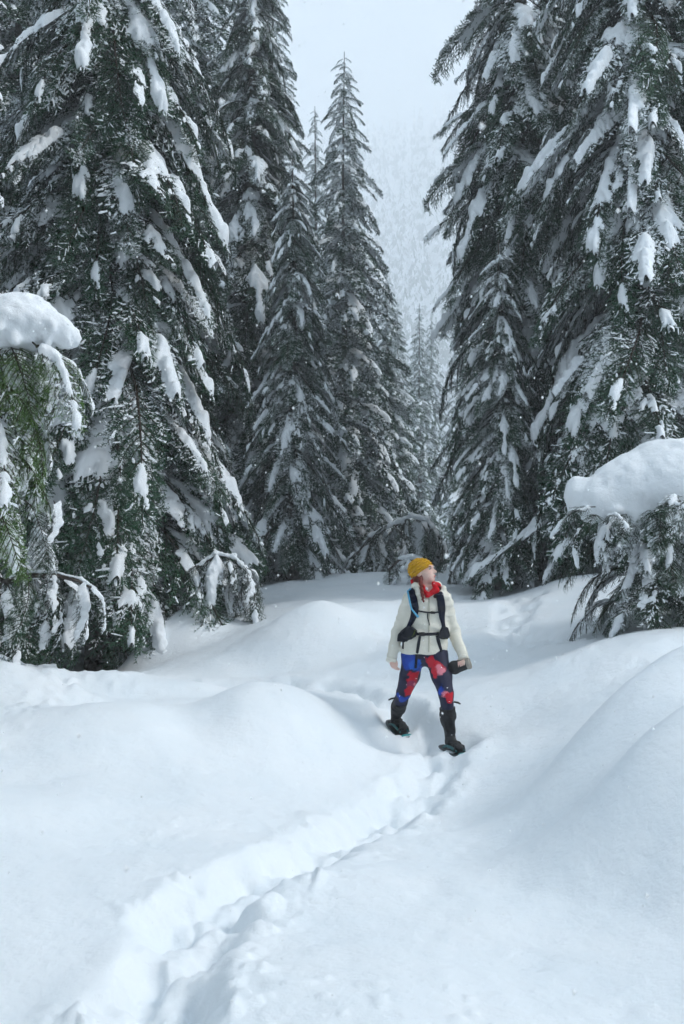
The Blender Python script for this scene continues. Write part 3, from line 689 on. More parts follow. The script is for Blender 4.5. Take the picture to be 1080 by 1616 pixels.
bush('snow_capped_bush', 'bush', 'evergreen bush on the right under one huge rounded pillow of snow', (bx, by, g_),
     [(bx, by, g_ - .2), (bx - .02, by, g_ + .5), (bx - .1, by, g_ + 1.0), (bx - .3, by - .02, g_ + 1.35)], bs,
     [('e', at(1065, 768, Yb), (.70, .62, .52), .12), ('e', at(985, 778, Yb - .08), (.34, .40, .38), .16), ('e', at(945, 788, Yb - .15), (.24, .26, .24), .12), ('e', at(908, 780, Yb - .12), (.13, .15, .18), .06), ('e', at(935, 805, Yb - .2), (.14, .14, .13), .06),
      ('e', at(1120, 775, Yb), (.6, .55, .42), .15), ('c', at(975, 815, Yb - .28), .12, at(995, 850, Yb - .3), .09, .06), ('c', at(995, 850, Yb - .3), .09, at(1000, 885, Yb - .3), .06, .04)], amp=0.03, f=2.8, seed=3)
# left: bent young fir, fresh green, with a snow cap, reaching in from the edge
Yl = 8.2; lx = X(-70, Yl); g_ = gz(lx, Yl); bl_ = []
tops = [at(-75, 560, Yl), at(-60, 500, Yl), at(-10, 510, Yl), at(40, 530, Yl), at(75, 560, Yl)]
for (px, py, a, sc, pit, lv) in [(20, 520, -.2, .75, .55, 1), (45, 535, .1, .7, .75, 1), (60, 545, -.6, .75, .7, 1), (75, 560, .2, .55, .5, 1), (10, 540, -1.0, .8, .6, 0), (30, 530, 1.0, .7, .7, 1), (0, 560, -.4, .9, .75, 1), (-20, 600, -.3, .9, .6, 0),
        (-30, 640, -.2, .9, .5, 1), (-20, 660, -1.0, .9, .5, 1), (-40, 690, 0.1, .8, .4, 0), (-30, 720, -.5, .9, .6, 1), (-50, 600, -1.4, .9, .5, 1), (10, 590, .5, .8, .8, 1), (-40, 760, -.6, .8, .3, 0), (-60, 560, 2.5, .9, .5, 1), (-70, 640, 3.4, .9, .4, 1), (-80, 720, 4.4, .9, .3, 1), (-60, 800, -.9, .8, .3, 1)]:
    bl_.append((at(px, py, Yl + rb.uniform(-.25, .25)), a, sc, pit, lv))
bush('bent_young_fir', 'fir tree', 'bright green young fir bent over at the left edge under a snow cap', (lx, Yl, g_), [(lx, Yl, g_ - .2), (lx, Yl, g_ + 1.2), (lx, Yl, at(0, 650, Yl).z)] + tops, bl_,
     [('e', at(20, 512, Yl), (.40, .34, .20), .08), ('e', at(75, 518, Yl), (.22, .24, .15), .10), ('e', at(-70, 500, Yl), (.42, .38, .24), .1), ('e', at(108, 530, Yl), (.10, .12, .08), .06), ('e', at(30, 488, Yl), (.26, .26, .13), .08)], h=0.022, amp=0.03, f=4, seed=9, green=True, stem_r=(.045, .015))
# left: low dark boughs round a bare arching branch
Yd = 10.4; dx = X(-30, Yd); g_ = gz(dx, Yd); bd = []
for (px, py, a, sc, pit, lv) in [(20, 905, -.3, .75, .6, 1), (60, 905, -.1, .7, .7, 1), (95, 912, .2, .65, .8, 1), (125, 918, -.4, .55, .8, 2), (140, 925, .2, .45, .9, 1), (40, 900, -1.0, .7, .7, 0), (80, 908, -1.2, .7, .8, 1), (0, 910, -.6, .8, .6, 1), (10, 960, -.4, .7, .5, 1), (-20, 880, .3, .8, .3, 1), (20, 800, -.2, .7, .8, 1), (70, 800, .1, .6, .9, 1), (40, 790, -.7, .7, .8, 0), (85, 790, -.2, .5, .9, 2), (0, 810, .4, .8, .8, 0), (50, 830, -.3, .7, .9, 1)]:
    bd.append((at(px, py, Yd + rb.uniform(-.2, .3)), a, sc, pit, lv))
bush('drooping_fir_boughs', 'fir bush', 'low fir with a bare arching branch drooping over the left snow bank', (dx, Yd, g_),
     [(dx, Yd, g_ - .2), at(-25, 960, Yd), at(0, 920, Yd), at(45, 908, Yd), at(85, 907, Yd), at(125, 917, Yd), at(152, 932, Yd)], bd,
     [('c', at(8, 915, Yd), .016, at(45, 903, Yd), .018, .01), ('c', at(45, 903, Yd), .018, at(85, 902, Yd), .016, .01), ('c', at(85, 902, Yd), .016, at(128, 913, Yd), .014, .01), ('c', at(128, 913, Yd), .014, at(153, 929, Yd), .01, .01)], h=0.01, amp=0.008, f=12, seed=4, stem_r=(.05, .012), cap_name='snow_ridge')
# arching saplings
def arch(label, pts, Y, seed, thick, level=2, sc=.8):
    P_ = [at(px, py, Y) for px, py in pts]; base = Vector((P_[0].x, Y, gz(P_[0].x, Y))); out = []
    r2 = np.random.default_rng(seed)
    for a, b_ in zip(P_[:-1], P_[1:]):
        n_ = max(1, int((b_ - a).length / 0.07))
        for k in range(n_):
            q = a.lerp(b_, (k + r2.random()) / n_)
            out.append((q, r2.uniform(0, 2 * PI), sc * r2.uniform(.6, 1.1), r2.uniform(.5, 1.1), int(r2.choice(3, p=(.2, .4, .4)))))
    caps = [('c', a + Vector((0, 0, thick * .7)), thick * r2.uniform(.8, 1.2), b_ + Vector((0, 0, thick * .7)), thick * r2.uniform(.8, 1.2), .05) for a, b_ in zip(P_[1:-1], P_[2:])]
    bush('bent_sapling', 'sapling', label, base, [base - Vector((0, 0, .2))] + P_, out, caps, h=thick * .28, amp=thick * .5, f=.45 / thick, seed=seed, stem_r=(.03, .01), cap_name='snow_ridge', group='saplings bowed down by snow')
arch('bowed sapling with hanging frosted twigs beside the snow bank left', [(300, 930), (312, 895), (340, 876), (370, 880), (392, 905), (400, 930)], 14.0, 51, .028, sc=.75)
arch('bowed sapling on the far crest, snow along its arch, behind the hiker', [(560, 880), (585, 848), (620, 828), (650, 815), (675, 822), (690, 845)], 20.5, 52, .04, sc=1.1)
arch('tiny snow-topped sapling peeking out above the mustard hat', [(615, 898), (630, 884), (650, 880), (668, 886)], 17.5, 53, .035, sc=.5)
# leaning bank of fallen snow under the left fir: lumpy heap

# ------------------------------------------------------------------ the hiker
jacket_m = mat('cream_shell', (0.76, 0.735, 0.645), 0.7, 0.25); bump(jacket_m, 26, 0.01, 0.45); bump(jacket_m, 400, 0.001, 0.3)
skin_m = mat('skin', (0.66, 0.42, 0.34), 0.55, 0.35); bsdf(skin_m).inputs['Subsurface Weight'].default_value = 0.0
vary(skin_m, (0.78, 0.56, 0.48), (0.72, 0.44, 0.37), 18)
hat_m = mat('mustard_wool', (0.55, 0.30, 0.025), 0.95, 0.05); vary(hat_m, (0.46, 0.24, 0.02), (0.62, 0.35, 0.035), 60); bump(hat_m, 220, 0.004, 0.9)
hair_m = mat('red_hair', (0.15, 0.022, 0.014), 0.55, 0.4); bump(hair_m, 150, 0.004, 0.8)
zip_m = mat('zip_flap', (0.50, 0.48, 0.40), 0.8, 0.2)
red_m = mat('red_cloth', (0.55, 0.012, 0.02), 0.8, 0.2); bump(red_m, 40, 0.006, 0.6)
dark_m = mat('pack_webbing', (0.012, 0.014, 0.022), 0.75, 0.25); bump(dark_m, 260, 0.002, 0.5)
navy_m = mat('pack_strap', (0.010, 0.013, 0.028), 0.8, 0.15); bump(navy_m, 180, 0.002, 0.6)
gait_m = mat('gaiter_nylon', (0.007, 0.0075, 0.010), 0.6, 0.35); bump(gait_m, 34, 0.012, 0.6)
teal_m = mat('teal_plastic', (0.03, 0.30, 0.32), 0.45, 0.5); black_m = mat('black_rubber', (0.014, 0.014, 0.015), 0.6, 0.4)
shoe_m = mat('dark_frame', (0.03, 0.045, 0.05), 0.45, 0.5); bind_m = mat('binding_plastic', (0.02, 0.11, 0.12), 0.5, 0.4)
grey_m = mat('grey_metal', (0.35, 0.37, 0.38), 0.4, 0.5)
hose_m = mat('blue_hose', (0.10, 0.42, 0.66), 0.35, 0.5)
brown_m = mat('brown_lining', (0.07, 0.035, 0.03), 0.9, 0.1)
white_m = mat('white_shirt', (0.75, 0.75, 0.78), 0.9, 0.1)
lime_m = mat('lime_piping', (0.16, 0.22, 0.02), 0.6, 0.3)
mitt_m = mat('charcoal_mitten', (0.03, 0.032, 0.034), 0.85, 0.2); bump(mitt_m, 60, 0.006, 0.6)
knit_m = mat('grey_knit', (0.36, 0.34, 0.30), 0.95, 0.05); bump(knit_m, 160, 0.005, 0.9)
eye_m = mat('eye', (0.03, 0.025, 0.02), 0.25, 0.6); brow_m = mat('eyebrow', (0.09, 0.03, 0.018), 0.9, 0.1); lip_m = mat('lips', (0.52, 0.17, 0.16), 0.5, 0.35)

A8 = 8.70
PB = Vector((at(680, 1160, 8.75).x, 8.75, 0.1))
person = bpy.data.objects.new('person', None); C.objects.link(person); person.location = PB
person['label'] = 'hiker in cream jacket and mustard knit hat striding along the snow trench'; person['category'] = 'person'
def L(px, py, Y=A8): return at(px, py, Y) - PB
def part(name, me, parent=person): return link(name, me, parent)

# head frame
hc = L(668, 903.5, 8.70)
F_ = Vector((0.90, -0.42, 0.20)).normalized(); S_ = F_.cross(Vector((0, 0, 1))).normalized(); U_ = S_.cross(F_).normalized()
if S_.y > 0: S_ = -S_                      # S_ points to the camera's side of the face
HR = np.array([F_, S_, U_]).T
def hp(f, s, u): return hc + F_ * f + S_ * s + U_ * u

# body: one continuous figure
B = Blob(0.0058)
B.ell(hp(-.005, 0, .012), (.096, .074, .098), HR, k=.02)
B.ell(hp(.030, 0, -.040), (.062, .060, .062), HR, k=.03)
B.ell(hp(.066, 0, -.083), (.024, .026, .018), HR, k=.022)
B.ell(hp(.045, .034, -.022), (.036, .026, .034), HR, k=.02); B.ell(hp(.045, -.034, -.022), (.036, .026, .034), HR, k=.02)
B.cone(hp(.086, 0, .020), .009, hp(.113, 0, -.016), .0125, k=.014); B.ell(hp(.097, .010, -.020), (.011, .009, .008), HR, k=.008); B.ell(hp(.097, -.010, -.020), (.011, .009, .008), HR, k=.008)
B.ell(hp(.084, 0, .040), (.016, .05, .012), HR, k=.02)
B.ell(hp(.088, 0, -.045), (.015, .020, .007), HR, k=.01); B.ell(hp(.086, 0, -.056), (.014, .018, .007), HR, k=.01)
B.ell(hp(.088, .033, .018), (.012, .016, .009), HR, k=.010, cut=True); B.ell(hp(.088, -.033, .018), (.012, .016, .009), HR, k=.010, cut=True)
for s_ in (1, -1): B.ell(hp(-.012, s_ * .076, -.008), (.018, .008, .028), HR, k=.008)
B.cone(hp(-.018, 0, -.06), .052, L(673, 940), .056, k=.03)
SQ = (1, .62, 1)
B.cone(L(671, 1012), .110, L(673, 985), .135, k=.03, sq=SQ); B.cone(L(673, 985), .145, L(674, 952), .155, k=.03, sq=SQ)
B.cone(L(652, 947), .045, L(698, 948), .045, k=.04)
aL = [L(646, 949), L(628, 996, 8.78), L(619.5, 1036, 8.70)]; aR = [L(702, 949), L(717, 999, 8.80), L(730, 1035, 8.60)]
for a in (aL, aR):
    B.cone(a[0], .050, a[1], .038, k=.03); B.cone(a[1], .038, a[2], .027, k=.015)
lL = [L(652, 1036, 8.75), L(647, 1066, 8.76), L(637, 1093, 8.84), L(625, 1131, 9.22)]
lR = [L(689, 1037, 8.68), L(697, 1066, 8.60), L(704, 1094, 8.52), L(711, 1163, 8.53)]
for l_ in (lL, lR):
    B.cone(l_[0], .080, l_[1], .070, k=.03); B.cone(l_[1], .070, l_[2], .050, k=.03); B.cone(l_[2], .050, l_[3], .036, k=.02)
toe = Vector((0.42, -0.88, -0.10)).normalized()
for l_ in (lL, lR): B.cone(l_[3] + Vector((0, 0, -.04)), .026, l_[3] + toe * .11 + Vector((0, 0, -.054)), .020, k=.01)
def hand(wr, down, across, curl, thumb, fl=(.052, .060, .056, .045)):
    """palm + four fingers with two bends + a thumb from the side of the palm"""
    down, across, curl, thumb = [Vector(v_).normalized() for v_ in (down, across, curl, thumb)]
    pe = wr + down * .062
    B.cone(wr, .024, pe, .022, k=.012); B.cone(pe - across * .024, .0135, pe + across * .024, .0125, k=.012)
    for k, f in enumerate(fl):
        r0 = pe + across * (-.027 + .018 * k); p1 = r0 + (down * .9 + curl * .25) * f * .55; p2 = p1 + (down * .75 + curl * .65) * f * .42; p3 = p2 + (down * .35 + curl * .9) * f * .34
        B.cone(r0, .0088, p1, .0082, k=.003); B.cone(p1, .0082, p2, .0076, k=.003); B.cone(p2, .0076, p3, .0068, k=.003)
    t0 = wr + down * .022 - across * .020; t1 = t0 + (thumb * .8 + down * .7) * .032; t2 = t1 + (down * .95 + thumb * .1) * .030
    B.cone(t0, .0125, t1, .0098, k=.006); B.cone(t1, .0098, t2, .0078, k=.003)
hand(aL[2], (0.10, 0.0, -1), (-0.75, 0.66, 0), (0.5, .35, 0), (0.6, -0.8, 0))
# the other hand closes round the mittens
mc = L(727, 1050, 8.57); maxis = Vector((0.93, -0.25, 0.27)).normalized()
wr = aR[2]; pe = wr + Vector((-.010, .012, -.042))
B.cone(wr, .025, pe, .023, k=.012)
for k in range(4):
    o_ = maxis * (-.024 + .0165 * k); r0 = pe + o_ + Vector((0, -.005, .012)); p1 = mc + o_ + Vector((0, -.040, .034)); p2 = mc + o_ + Vector((0, -.050, .016)); p3 = mc + o_ + Vector((0, -.050, -.004 + .003 * k))
    B.cone(r0, .0095, p1, .0085, k=.004); B.cone(p1, .0085, p2, .0078, k=.003); B.cone(p2, .0078, p3, .007, k=.003)
B.cone(pe - maxis * .02 + Vector((0, .01, .01)), .012, mc - maxis * .045 + Vector((0, .048, .0)), .009, k=.006)
part('body', B.mesh('body', skin_m))
# face
def small(name, c, r, m, rot=HR, n=3):
    bm = bmesh.new(); bmesh.ops.create_icosphere(bm, subdivisions=n, radius=1)
    M = Matrix([list(x) for x in rot]).to_4x4() @ Matrix.Diagonal((*r, 1)); bmesh.ops.transform(bm, matrix=Matrix.Translation(c) @ M, verts=bm.verts)
    me = bpy.data.meshes.new(name); bm.to_mesh(me); bm.free(); me.materials.append(m)
    for p_ in me.polygons: p_.use_smooth = True
    return part(name, me)
for s_ in (1, -1):
    small('eye', hp(.0795, s_ * .033, .018), (.008, .0145, .0068), eye_m)
    small('eyebrow', hp(.087, s_ * .034, .036), (.008, .021, .005), brow_m)
small('mouth', hp(.0995, 0, -.050), (.006, .017, .0075), lip_m)

# clothes
sinw = lambda p: 0.007 * fbm(p[:, 0] * 9, p[:, 1] * 9, p[:, 2] * 12, 77, 3) + 0.004 * np.sin(p[:, 2] * 60 + 6 * noise(p[:, 0] * 6, p[:, 1] * 6, p[:, 2] * 5, 78)) * (noise(p[:, 0] * 5, p[:, 1] * 5, p[:, 2] * 5, 79) > 0)
J = Blob(0.0065)
J.cone(L(670, 1027), .200, L(672, 1002), .178, k=.03, sq=SQ); J.cone(L(672, 1002), .178, L(673, 975), .168, k=.04, sq=SQ); J.cone(L(673, 975), .168, L(674, 952), .172, k=.04, sq=SQ)
J.cone(L(651, 947), .063, L(699, 948), .063, k=.045); J.cone(L(661, 938), .056, L(690, 939), .056, k=.04)
J.cone(aL[0], .066, aL[1], .054, k=.035); J.cone(aL[1], .054, aL[2] + Vector((0, 0, .006)), .046, k=.02)
J.cone(aR[0], .066, aR[1], .055, k=.035); J.cone(aR[1], .055, aR[2] + Vector((0, 0, .006)), .046, k=.02)
# stand-up collar, open at the front
for (p0, p1, r_) in [((657, 925, 8.70), (663, 938, 8.63), .034), ((663, 938, 8.63), (672, 948, 8.60), .026), ((657, 925, 8.70), (664, 924, 8.80), .036), ((664, 924, 8.80), (690, 925, 8.80), .036), ((690, 925, 8.80), (699, 931, 8.72), .030), ((699, 931, 8.72), (692, 941, 8.62), .028)]:
    J.cone(L(*p0), r_, L(*p1), r_, k=.02)
J.cone(L(655, 923, 8.66), .026, L(664, 936, 8.59), .022, k=.012); J.cone(L(700, 929, 8.66), .022, L(694, 940, 8.60), .022, k=.012)
J.cone(L(677, 925, 8.66), .062, L(678, 934, 8.64), .035, k=.015, cut=True)
V, Q = J.build(sinw)
xh0, xh1, zh = L(628, 1031).x, L(712, 1031).x, L(670, 1031).z
m_ = (V[:, 2] < zh) & (V[:, 0] > xh0) & (V[:, 0] < xh1); V[m_, 2] = zh + 0.004 * np.sin(V[m_, 0] * 40)
jme = raw_mesh('jacket', V, [Q], jacket_m); jk = part('jacket', jme)
jb = BVHTree.FromPolygons([tuple(v_) for v_ in V], [tuple(q_) for q_ in Q])
for a in (aL, aR):                                       # sleeve cuffs
    d_ = (a[2] - a[1]).normalized(); c_ = Soup(); c_.tube([tuple(a[2] + d_ * (k)) for k in (.022, .030, .044, .050)], [.044, .049, .049, .043], 18)
    link('cuff', c_.mesh('cuff', jacket_m), jk)
rz = None
lin = Blob(0.006); lin.cone(L(695, 930, 8.66), .020, L(687, 941, 8.615), .018, k=.01).cone(L(695, 930, 8.66), .02, L(690, 925, 8.72), .02, k=.01)
link('collar_lining', lin.mesh('collar_lining', brown_m), jk)

leg_m = mat('printed_leggings', (0.014, 0.016, 0.04), 0.6, 0.3)
def prints(m, spots):
    Lk = m.node_tree.links; tc = N(m, 'ShaderNodeTexCoord'); nz = N(m, 'ShaderNodeTexNoise'); nz.inputs['Scale'].default_value = 11; nz.inputs['Detail'].default_value = 3
    sub = N(m, 'ShaderNodeVectorMath', operation='SUBTRACT'); sub.inputs[1].default_value = (.5, .5, .5); mul = N(m, 'ShaderNodeVectorMath', operation='SCALE'); mul.inputs['Scale'].default_value = 0.13
    add = N(m, 'ShaderNodeVectorMath', operation='ADD')
    Lk.new(tc.outputs['Object'], nz.inputs['Vector']); Lk.new(nz.outputs['Color'], sub.inputs[0]); Lk.new(sub.outputs[0], mul.inputs[0]); Lk.new(mul.outputs[0], add.inputs[0]); Lk.new(tc.outputs['Object'], add.inputs[1])
    cur = None
    for c, r, col in spots:
        dn = N(m, 'ShaderNodeVectorMath', operation='DISTANCE'); dn.inputs[1].default_value = c; Lk.new(add.outputs[0], dn.inputs[0])
        mr = N(m, 'ShaderNodeMapRange'); mr.inputs['From Min'].default_value = r * 1.22; mr.inputs['From Max'].default_value = r * 0.95; Lk.new(dn.outputs['Value'], mr.inputs['Value'])
        mx = N(m, 'ShaderNodeMix', data_type='RGBA'); Lk.new(mr.outputs[0], mx.inputs[0]); mx.inputs[7].default_value = (*col, 1)
        if cur is None: mx.inputs[6].default_value = (0.013, 0.015, 0.045, 1)
        else: Lk.new(cur, mx.inputs[6])
        cur = mx.outputs[2]
    Lk.new(cur, bsdf(m).inputs['Base Color'])
BL, BL2, RD, PK, MG, WH = (.01, .06, .42), (.02, .12, .55), (.55, .012, .03), (.72, .22, .28), (.28, .02, .08), (.75, .72, .8)
def sp(px, py, Y, r, col): return (tuple(L(px, py, Y)), r, col)
prints(leg_m, [sp(643, 1042, 8.65, .085, BL), sp(655, 1049, 8.65, .05, BL2), sp(664, 1062, 8.68, .045, BL), sp(646, 1052, 8.65, .022, WH), sp(653, 1072, 8.68, .055, RD), sp(649, 1080, 8.7, .045, MG), sp(646, 1090, 8.75, .045, RD), sp(656, 1082, 8.7, .014, PK),
    sp(637, 1100, 8.82, .045, BL), sp(678, 1044, 8.58, .045, RD), sp(690, 1052, 8.52, .055, RD), sp(694, 1054, 8.5, .042, PK), sp(686, 1058, 8.5, .02, WH), sp(684, 1064, 8.52, .035, RD), sp(693, 1086, 8.45, .055, BL), sp(691, 1096, 8.43, .04, BL2), sp(702, 1096, 8.43, .042, PK), sp(710, 1101, 8.45, .04, RD), sp(706, 1106, 8.42, .03, RD), sp(699, 1102, 8.42, .014, WH)])
G = Blob(0.0065)
G.cone(L(653, 1032, 8.73), .108, L(687, 1032, 8.70), .108, k=.04, sq=(1, .95, 1))
for l_, kn in ((lL, L(632, 1108, 8.97)), (lR, L(706, 1114, 8.515))):
    G.cone(l_[0], .100, l_[1], .086, k=.03); G.cone(l_[1], .086, l_[2], .064, k=.03); G.cone(l_[2], .064, kn, .056, k=.02)
lv_, lq_ = G.build(lambda p: 0.003 * fbm(p[:, 0] * 9, p[:, 1] * 9, p[:, 2] * 9, 91, 2))
part('leggings', raw_mesh('leggings', lv_, [lq_], leg_m))
lb = BVHTree.FromPolygons([tuple(v_) for v_ in lv_], [tuple(q_) for q_ in lq_])
for (t0, t1, t2, sl) in [(L(633.5, 1102, 8.92), L(629, 1117, 9.08), L(625, 1131, 9.21), -1), (L(705, 1108, 8.515), L(707, 1130, 8.52), L(711, 1163, 8.53), 1)]:
    g2 = Blob(0.006); g2.cone(t0, .066, t1, .066, k=.015); g2.cone(t1, .064, t2, .048, k=.02)
    g2.cone(t0 + (t0 - t1).normalized() * .055, .12, t0 + (t0 - t1).normalized() * .13, .12, k=.003, cut=True)
    go = part('gaiter', g2.mesh('gaiter', gait_m, lambda p: 0.007 * fbm(p[:, 0] * 13, p[:, 1] * 13, p[:, 2] * 18, 95, 2)))
    st = Soup(); a_ = t0 + Vector((sl * .06, -.02, .005)); st.tube([tuple(a_), tuple(a_ + Vector((sl * .03, -.01, -.004))), tuple(a_ + Vector((sl * .055, -.015, -.016)))], [.008, .009, .006], 6); link('strap_end', st.mesh('strap_end', black_m), go)
for l_ in (lL, lR):
    bt = Blob(0.006); an = l_[3]; bt.cone(an + Vector((0, 0, -.005)), .046, an + Vector((0, 0, -.035)), .044, k=.02); bt.cone(an + Vector((0, 0, -.045)), .039, an + toe * .145 + Vector((0, 0, -.055)), .034, k=.03)
    part('boot', bt.mesh('boot', black_m))

# hat, hair, scarf
hat = Blob(0.0045); bn = (U_ * 0.90 - F_ * 0.43).normalized(); bp = hp(0, 0, .008)
hat.ell(hp(-.012, 0, .030), (.110, .091, .098), HR, k=.02); hat.ell(hp(-.050, 0, .040), (.070, .082, .078), HR, k=.04)
hat.ell(bp - bn * 1.0, (1.0, 1.0, 1.0), k=.006, cut=True)
hcn, bnn, bpn = np.array(hc), np.array(bn), np.array(bp)
Sn_ = np.array(S_)
def knit(p):
    s_ = (p - bpn) @ bnn; sdv = (p - bpn) @ Sn_; fdv = (p - bpn) @ np.array(F_)
    a = np.arctan2(sdv, fdv)
    return 0.0042 * np.sin(s_ * 2 * PI / 0.026 + 0.5 * np.sin(a * 3)) + 0.0009 * np.sin(a * 52)
part('knit_hat', hat.mesh('knit_hat', hat_m, knit))
hr = Blob(0.005); hr.ell(hp(-.055, .01, -.04), (.045, .068, .045), HR, k=.02); hr.ell(hp(-.005, .066, -.045), (.020, .012, .04), HR, k=.01)
br = [L(663, 914, 8.60), L(665, 922, 8.58), L(666, 932, 8.565), L(667, 940, 8.56), L(668, 949, 8.56)]
for k in range(13):
    t_ = k / 12 * 4; i_ = min(3, int(t_)); q = br[i_].lerp(br[i_ + 1], t_ - i_); r_ = .0165 * (1 - .45 * (k / 12) ** 2)
    hr.ell(q + Vector(((-1) ** k * .0045, 0, 0)), (r_, r_, r_ * 1.15), k=.006)
part('hair', hr.mesh('hair', hair_m))
sc_ = Blob(0.0055)
for (p0, p1, r0, r1) in [((667, 926, 8.62), (675, 940, 8.585), .020, .020), ((675, 940, 8.585), (689, 931, 8.585), .020, .026), ((689, 931, 8.585), (686, 921, 8.62), .022, .020), ((667, 926, 8.62), (662, 922, 8.72), .022, .024), ((686, 921, 8.62), (692, 924, 8.70), .02, .022), ((662, 922, 8.72), (676, 922, 8.78), .024, .028), ((676, 922, 8.78), (692, 924, 8.70), .028, .022)]:
    sc_.cone(L(*p0), r0, L(*p1), r1, k=.012)
part('scarf', sc_.mesh('scarf', red_m, lambda p: 0.005 * fbm(p[:, 0] * 25, p[:, 1] * 25, p[:, 2] * 25, 31, 2)))
pm = Blob(0.005); pm.ell(hp(-.098, .02, -.062), (.026, .028, .026), HR, k=.01); part('hair_tie', pm.mesh('hair_tie', red_m, lambda p: 0.005 * noise(p[:, 0] * 60, p[:, 1] * 60, p[:, 2] * 60, 3)))
small('shirt_collar', L(673.5, 929.5, 8.60), (.014, .012, .016), white_m)

# ------------------------------------------------------------------ backpack with its harness
pack = bpy.data.objects.new('backpack', None); C.objects.link(pack); pack.location = PB
pack['label'] = 'dark navy backpack worn by the hiker, harness buckled across the cream jacket'; pack['category'] = 'backpack'
pk = Blob(0.012); c0 = L(674, 975, 8.97)
pk.cone(c0 + Vector((-.06, .0, -.14)), .075, c0 + Vector((-.06, .0, .15)), .07, k=.03); pk.cone(c0 + Vector((.06, .0, -.14)), .075, c0 + Vector((.06, 0, .15)), .07, k=.03); pk.ell(c0 + Vector((0, .05, -.06)), (.11, .07, .13), k=.05)
part('pack_bag', pk.mesh('pack_bag', navy_m), pack)
camL = Vector((0, 0, CAM_Z)) - PB
def on_front(px, py, off, trees=(jb,)):
    d = (L(px, py, 9.0) - camL).normalized(); best = None
    for t in trees:
        h_ = t.ray_cast(camL, d)
        if h_[0] is not None and (best is None or h_[3] < best[3]): best = h_
    if best is None: return L(px, py, 8.62), Vector((0, -1, 0))
    n_ = best[1] if best[1].dot(d) < 0 else -best[1]
    return best[0] + n_ * off, n_
def ribbon(name, pts, width, thick, m, parent, trees=(jb,), sub=4):
    path = []
    for (a, b_) in zip(pts[:-1], pts[1:]):
        for k in range(sub): path.append((a[0] + (b_[0] - a[0]) * k / sub, a[1] + (b_[1] - a[1]) * k / sub))
    path.append(pts[-1]); P_, N_ = [], []
    for q in path: p_, n_ = on_front(q[0], q[1], thick * .5, trees); P_.append(np.array(p_)); N_.append(np.array(n_))
    P_, N_ = np.array(P_), np.array(N_)
    for _ in range(2):
        P_[1:-1] = .25 * P_[:-2] + .5 * P_[1:-1] + .25 * P_[2:]; N_[1:-1] = .25 * N_[:-2] + .5 * N_[1:-1] + .25 * N_[2:]
    T_ = unit(np.gradient(P_, axis=0)); S2 = unit(np.cross(T_, N_)); N_ = np.cross(S2, T_)
    wv = np.broadcast_to(np.asarray(width, float), (len(P_),)) if np.ndim(width) == 0 else np.interp(np.linspace(0, 1, len(P_)), np.linspace(0, 1, len(width)), width)
    s_ = Soup(); e = thick * .5; prof = [(-1, -e * 3), (-1, e * .3), (-.8, e), (.8, e), (1, e * .3), (1, -e * 3)]
    v_ = np.stack([P_ + S2 * (wv * .5 * a_)[:, None] + N_ * b_ for a_, b_ in prof], 1); m = len(P_)
    i, j = np.meshgrid(np.arange(m - 1), np.arange(6), indexing='ij'); j2 = (j + 1) % 6
    s_.add(v_.reshape(-1, 3), np.stack([i * 6 + j, i * 6 + j2, (i + 1) * 6 + j2, (i + 1) * 6 + j], -1).reshape(-1, 4), [(0, k + 1, k) for k in range(1, 5)] + [((m - 1) * 6, (m - 1) * 6 + k, (m - 1) * 6 + k + 1) for k in range(1, 5)])
    return part(name, s_.mesh(name, MATREF[0], False), parent)
MATREF = [dark_m]
def rib(name, pts, width, thick, m, trees=(jb,), parent=None):
    MATREF[0] = m; return ribbon(name, pts, width, thick, m, pack if parent is None else parent, trees)
sl_ = rib('shoulder_strap', [(649, 932), (652, 945), (655, 958), (655, 968), (651, 979), (645, 990), (641, 998)], [.06, .07, .072, .06, .045, .03, .028], .022, navy_m)
sr_ = rib('shoulder_strap', [(694, 938), (696, 950), (697, 962), (697, 972), (698, 982), (700, 992)], [.06, .066, .066, .05, .03, .026], .022, navy_m)
rib('strap_pocket', [(696, 957), (697, 966)], .058, .034, dark_m, parent=sr_)
rib('zip', [(677, 944), (677.5, 960), (677, 980), (677, 998), (677.5, 1012), (677, 1029)], .012, .006, zip_m, parent=jk)
rib('sternum_strap', [(660, 964), (670, 966), (682, 967), (693, 966)], .013, .012, dark_m)
rib('buckle', [(680, 966.5), (686, 967)], .022, .02, black_m)
rib('hip_belt', [(655, 1000), (665, 1001), (680, 1001), (692, 1000)], .024, .014, dark_m)
rib('buckle', [(662, 1001), (670, 1001)], .034, .026, black_m)
b1 = rib('hip_pad', [(637, 1003), (643, 1000), (650, 999), (658, 1000)], [.10, .12, .11, .05], .04, dark_m)
b2 = rib('hip_pad', [(692, 1000), (697, 1000), (701, 999), (704, 997)], [.06, .095, .11, .09], .04, dark_m)
rib('piping', [(647, 1008), (653, 1003), (657, 996)], .005, .042, lime_m, parent=b1); rib('piping', [(695, 1006), (700, 1008), (703, 1003)], .005, .042, lime_m, parent=b2)
rib('strap_tail', [(663, 1004), (661, 1015), (659, 1028), (657, 1042), (656, 1054)], [.022, .026, .024, .022, .02], .010, dark_m, trees=(jb, lb))
rib('strap_tail', [(690, 1003), (692, 1012), (695, 1022), (697, 1029)], [.03, .03, .024, .02], .010, dark_m, trees=(jb, lb))
rib('strap_tail', [(637, 1010), (637, 1018), (636.5, 1024)], .012, .010, dark_m)
rib('strap_tail', [(675, 968), (675, 975), (677, 982), (678, 987)], .009, .009, dark_m)
hs = Soup(); hpts = [on_front(*q, .026)[0] for q in [(648, 929), (645, 935), (645, 942), (648, 952), (652, 961), (657, 969), (661, 974)]]
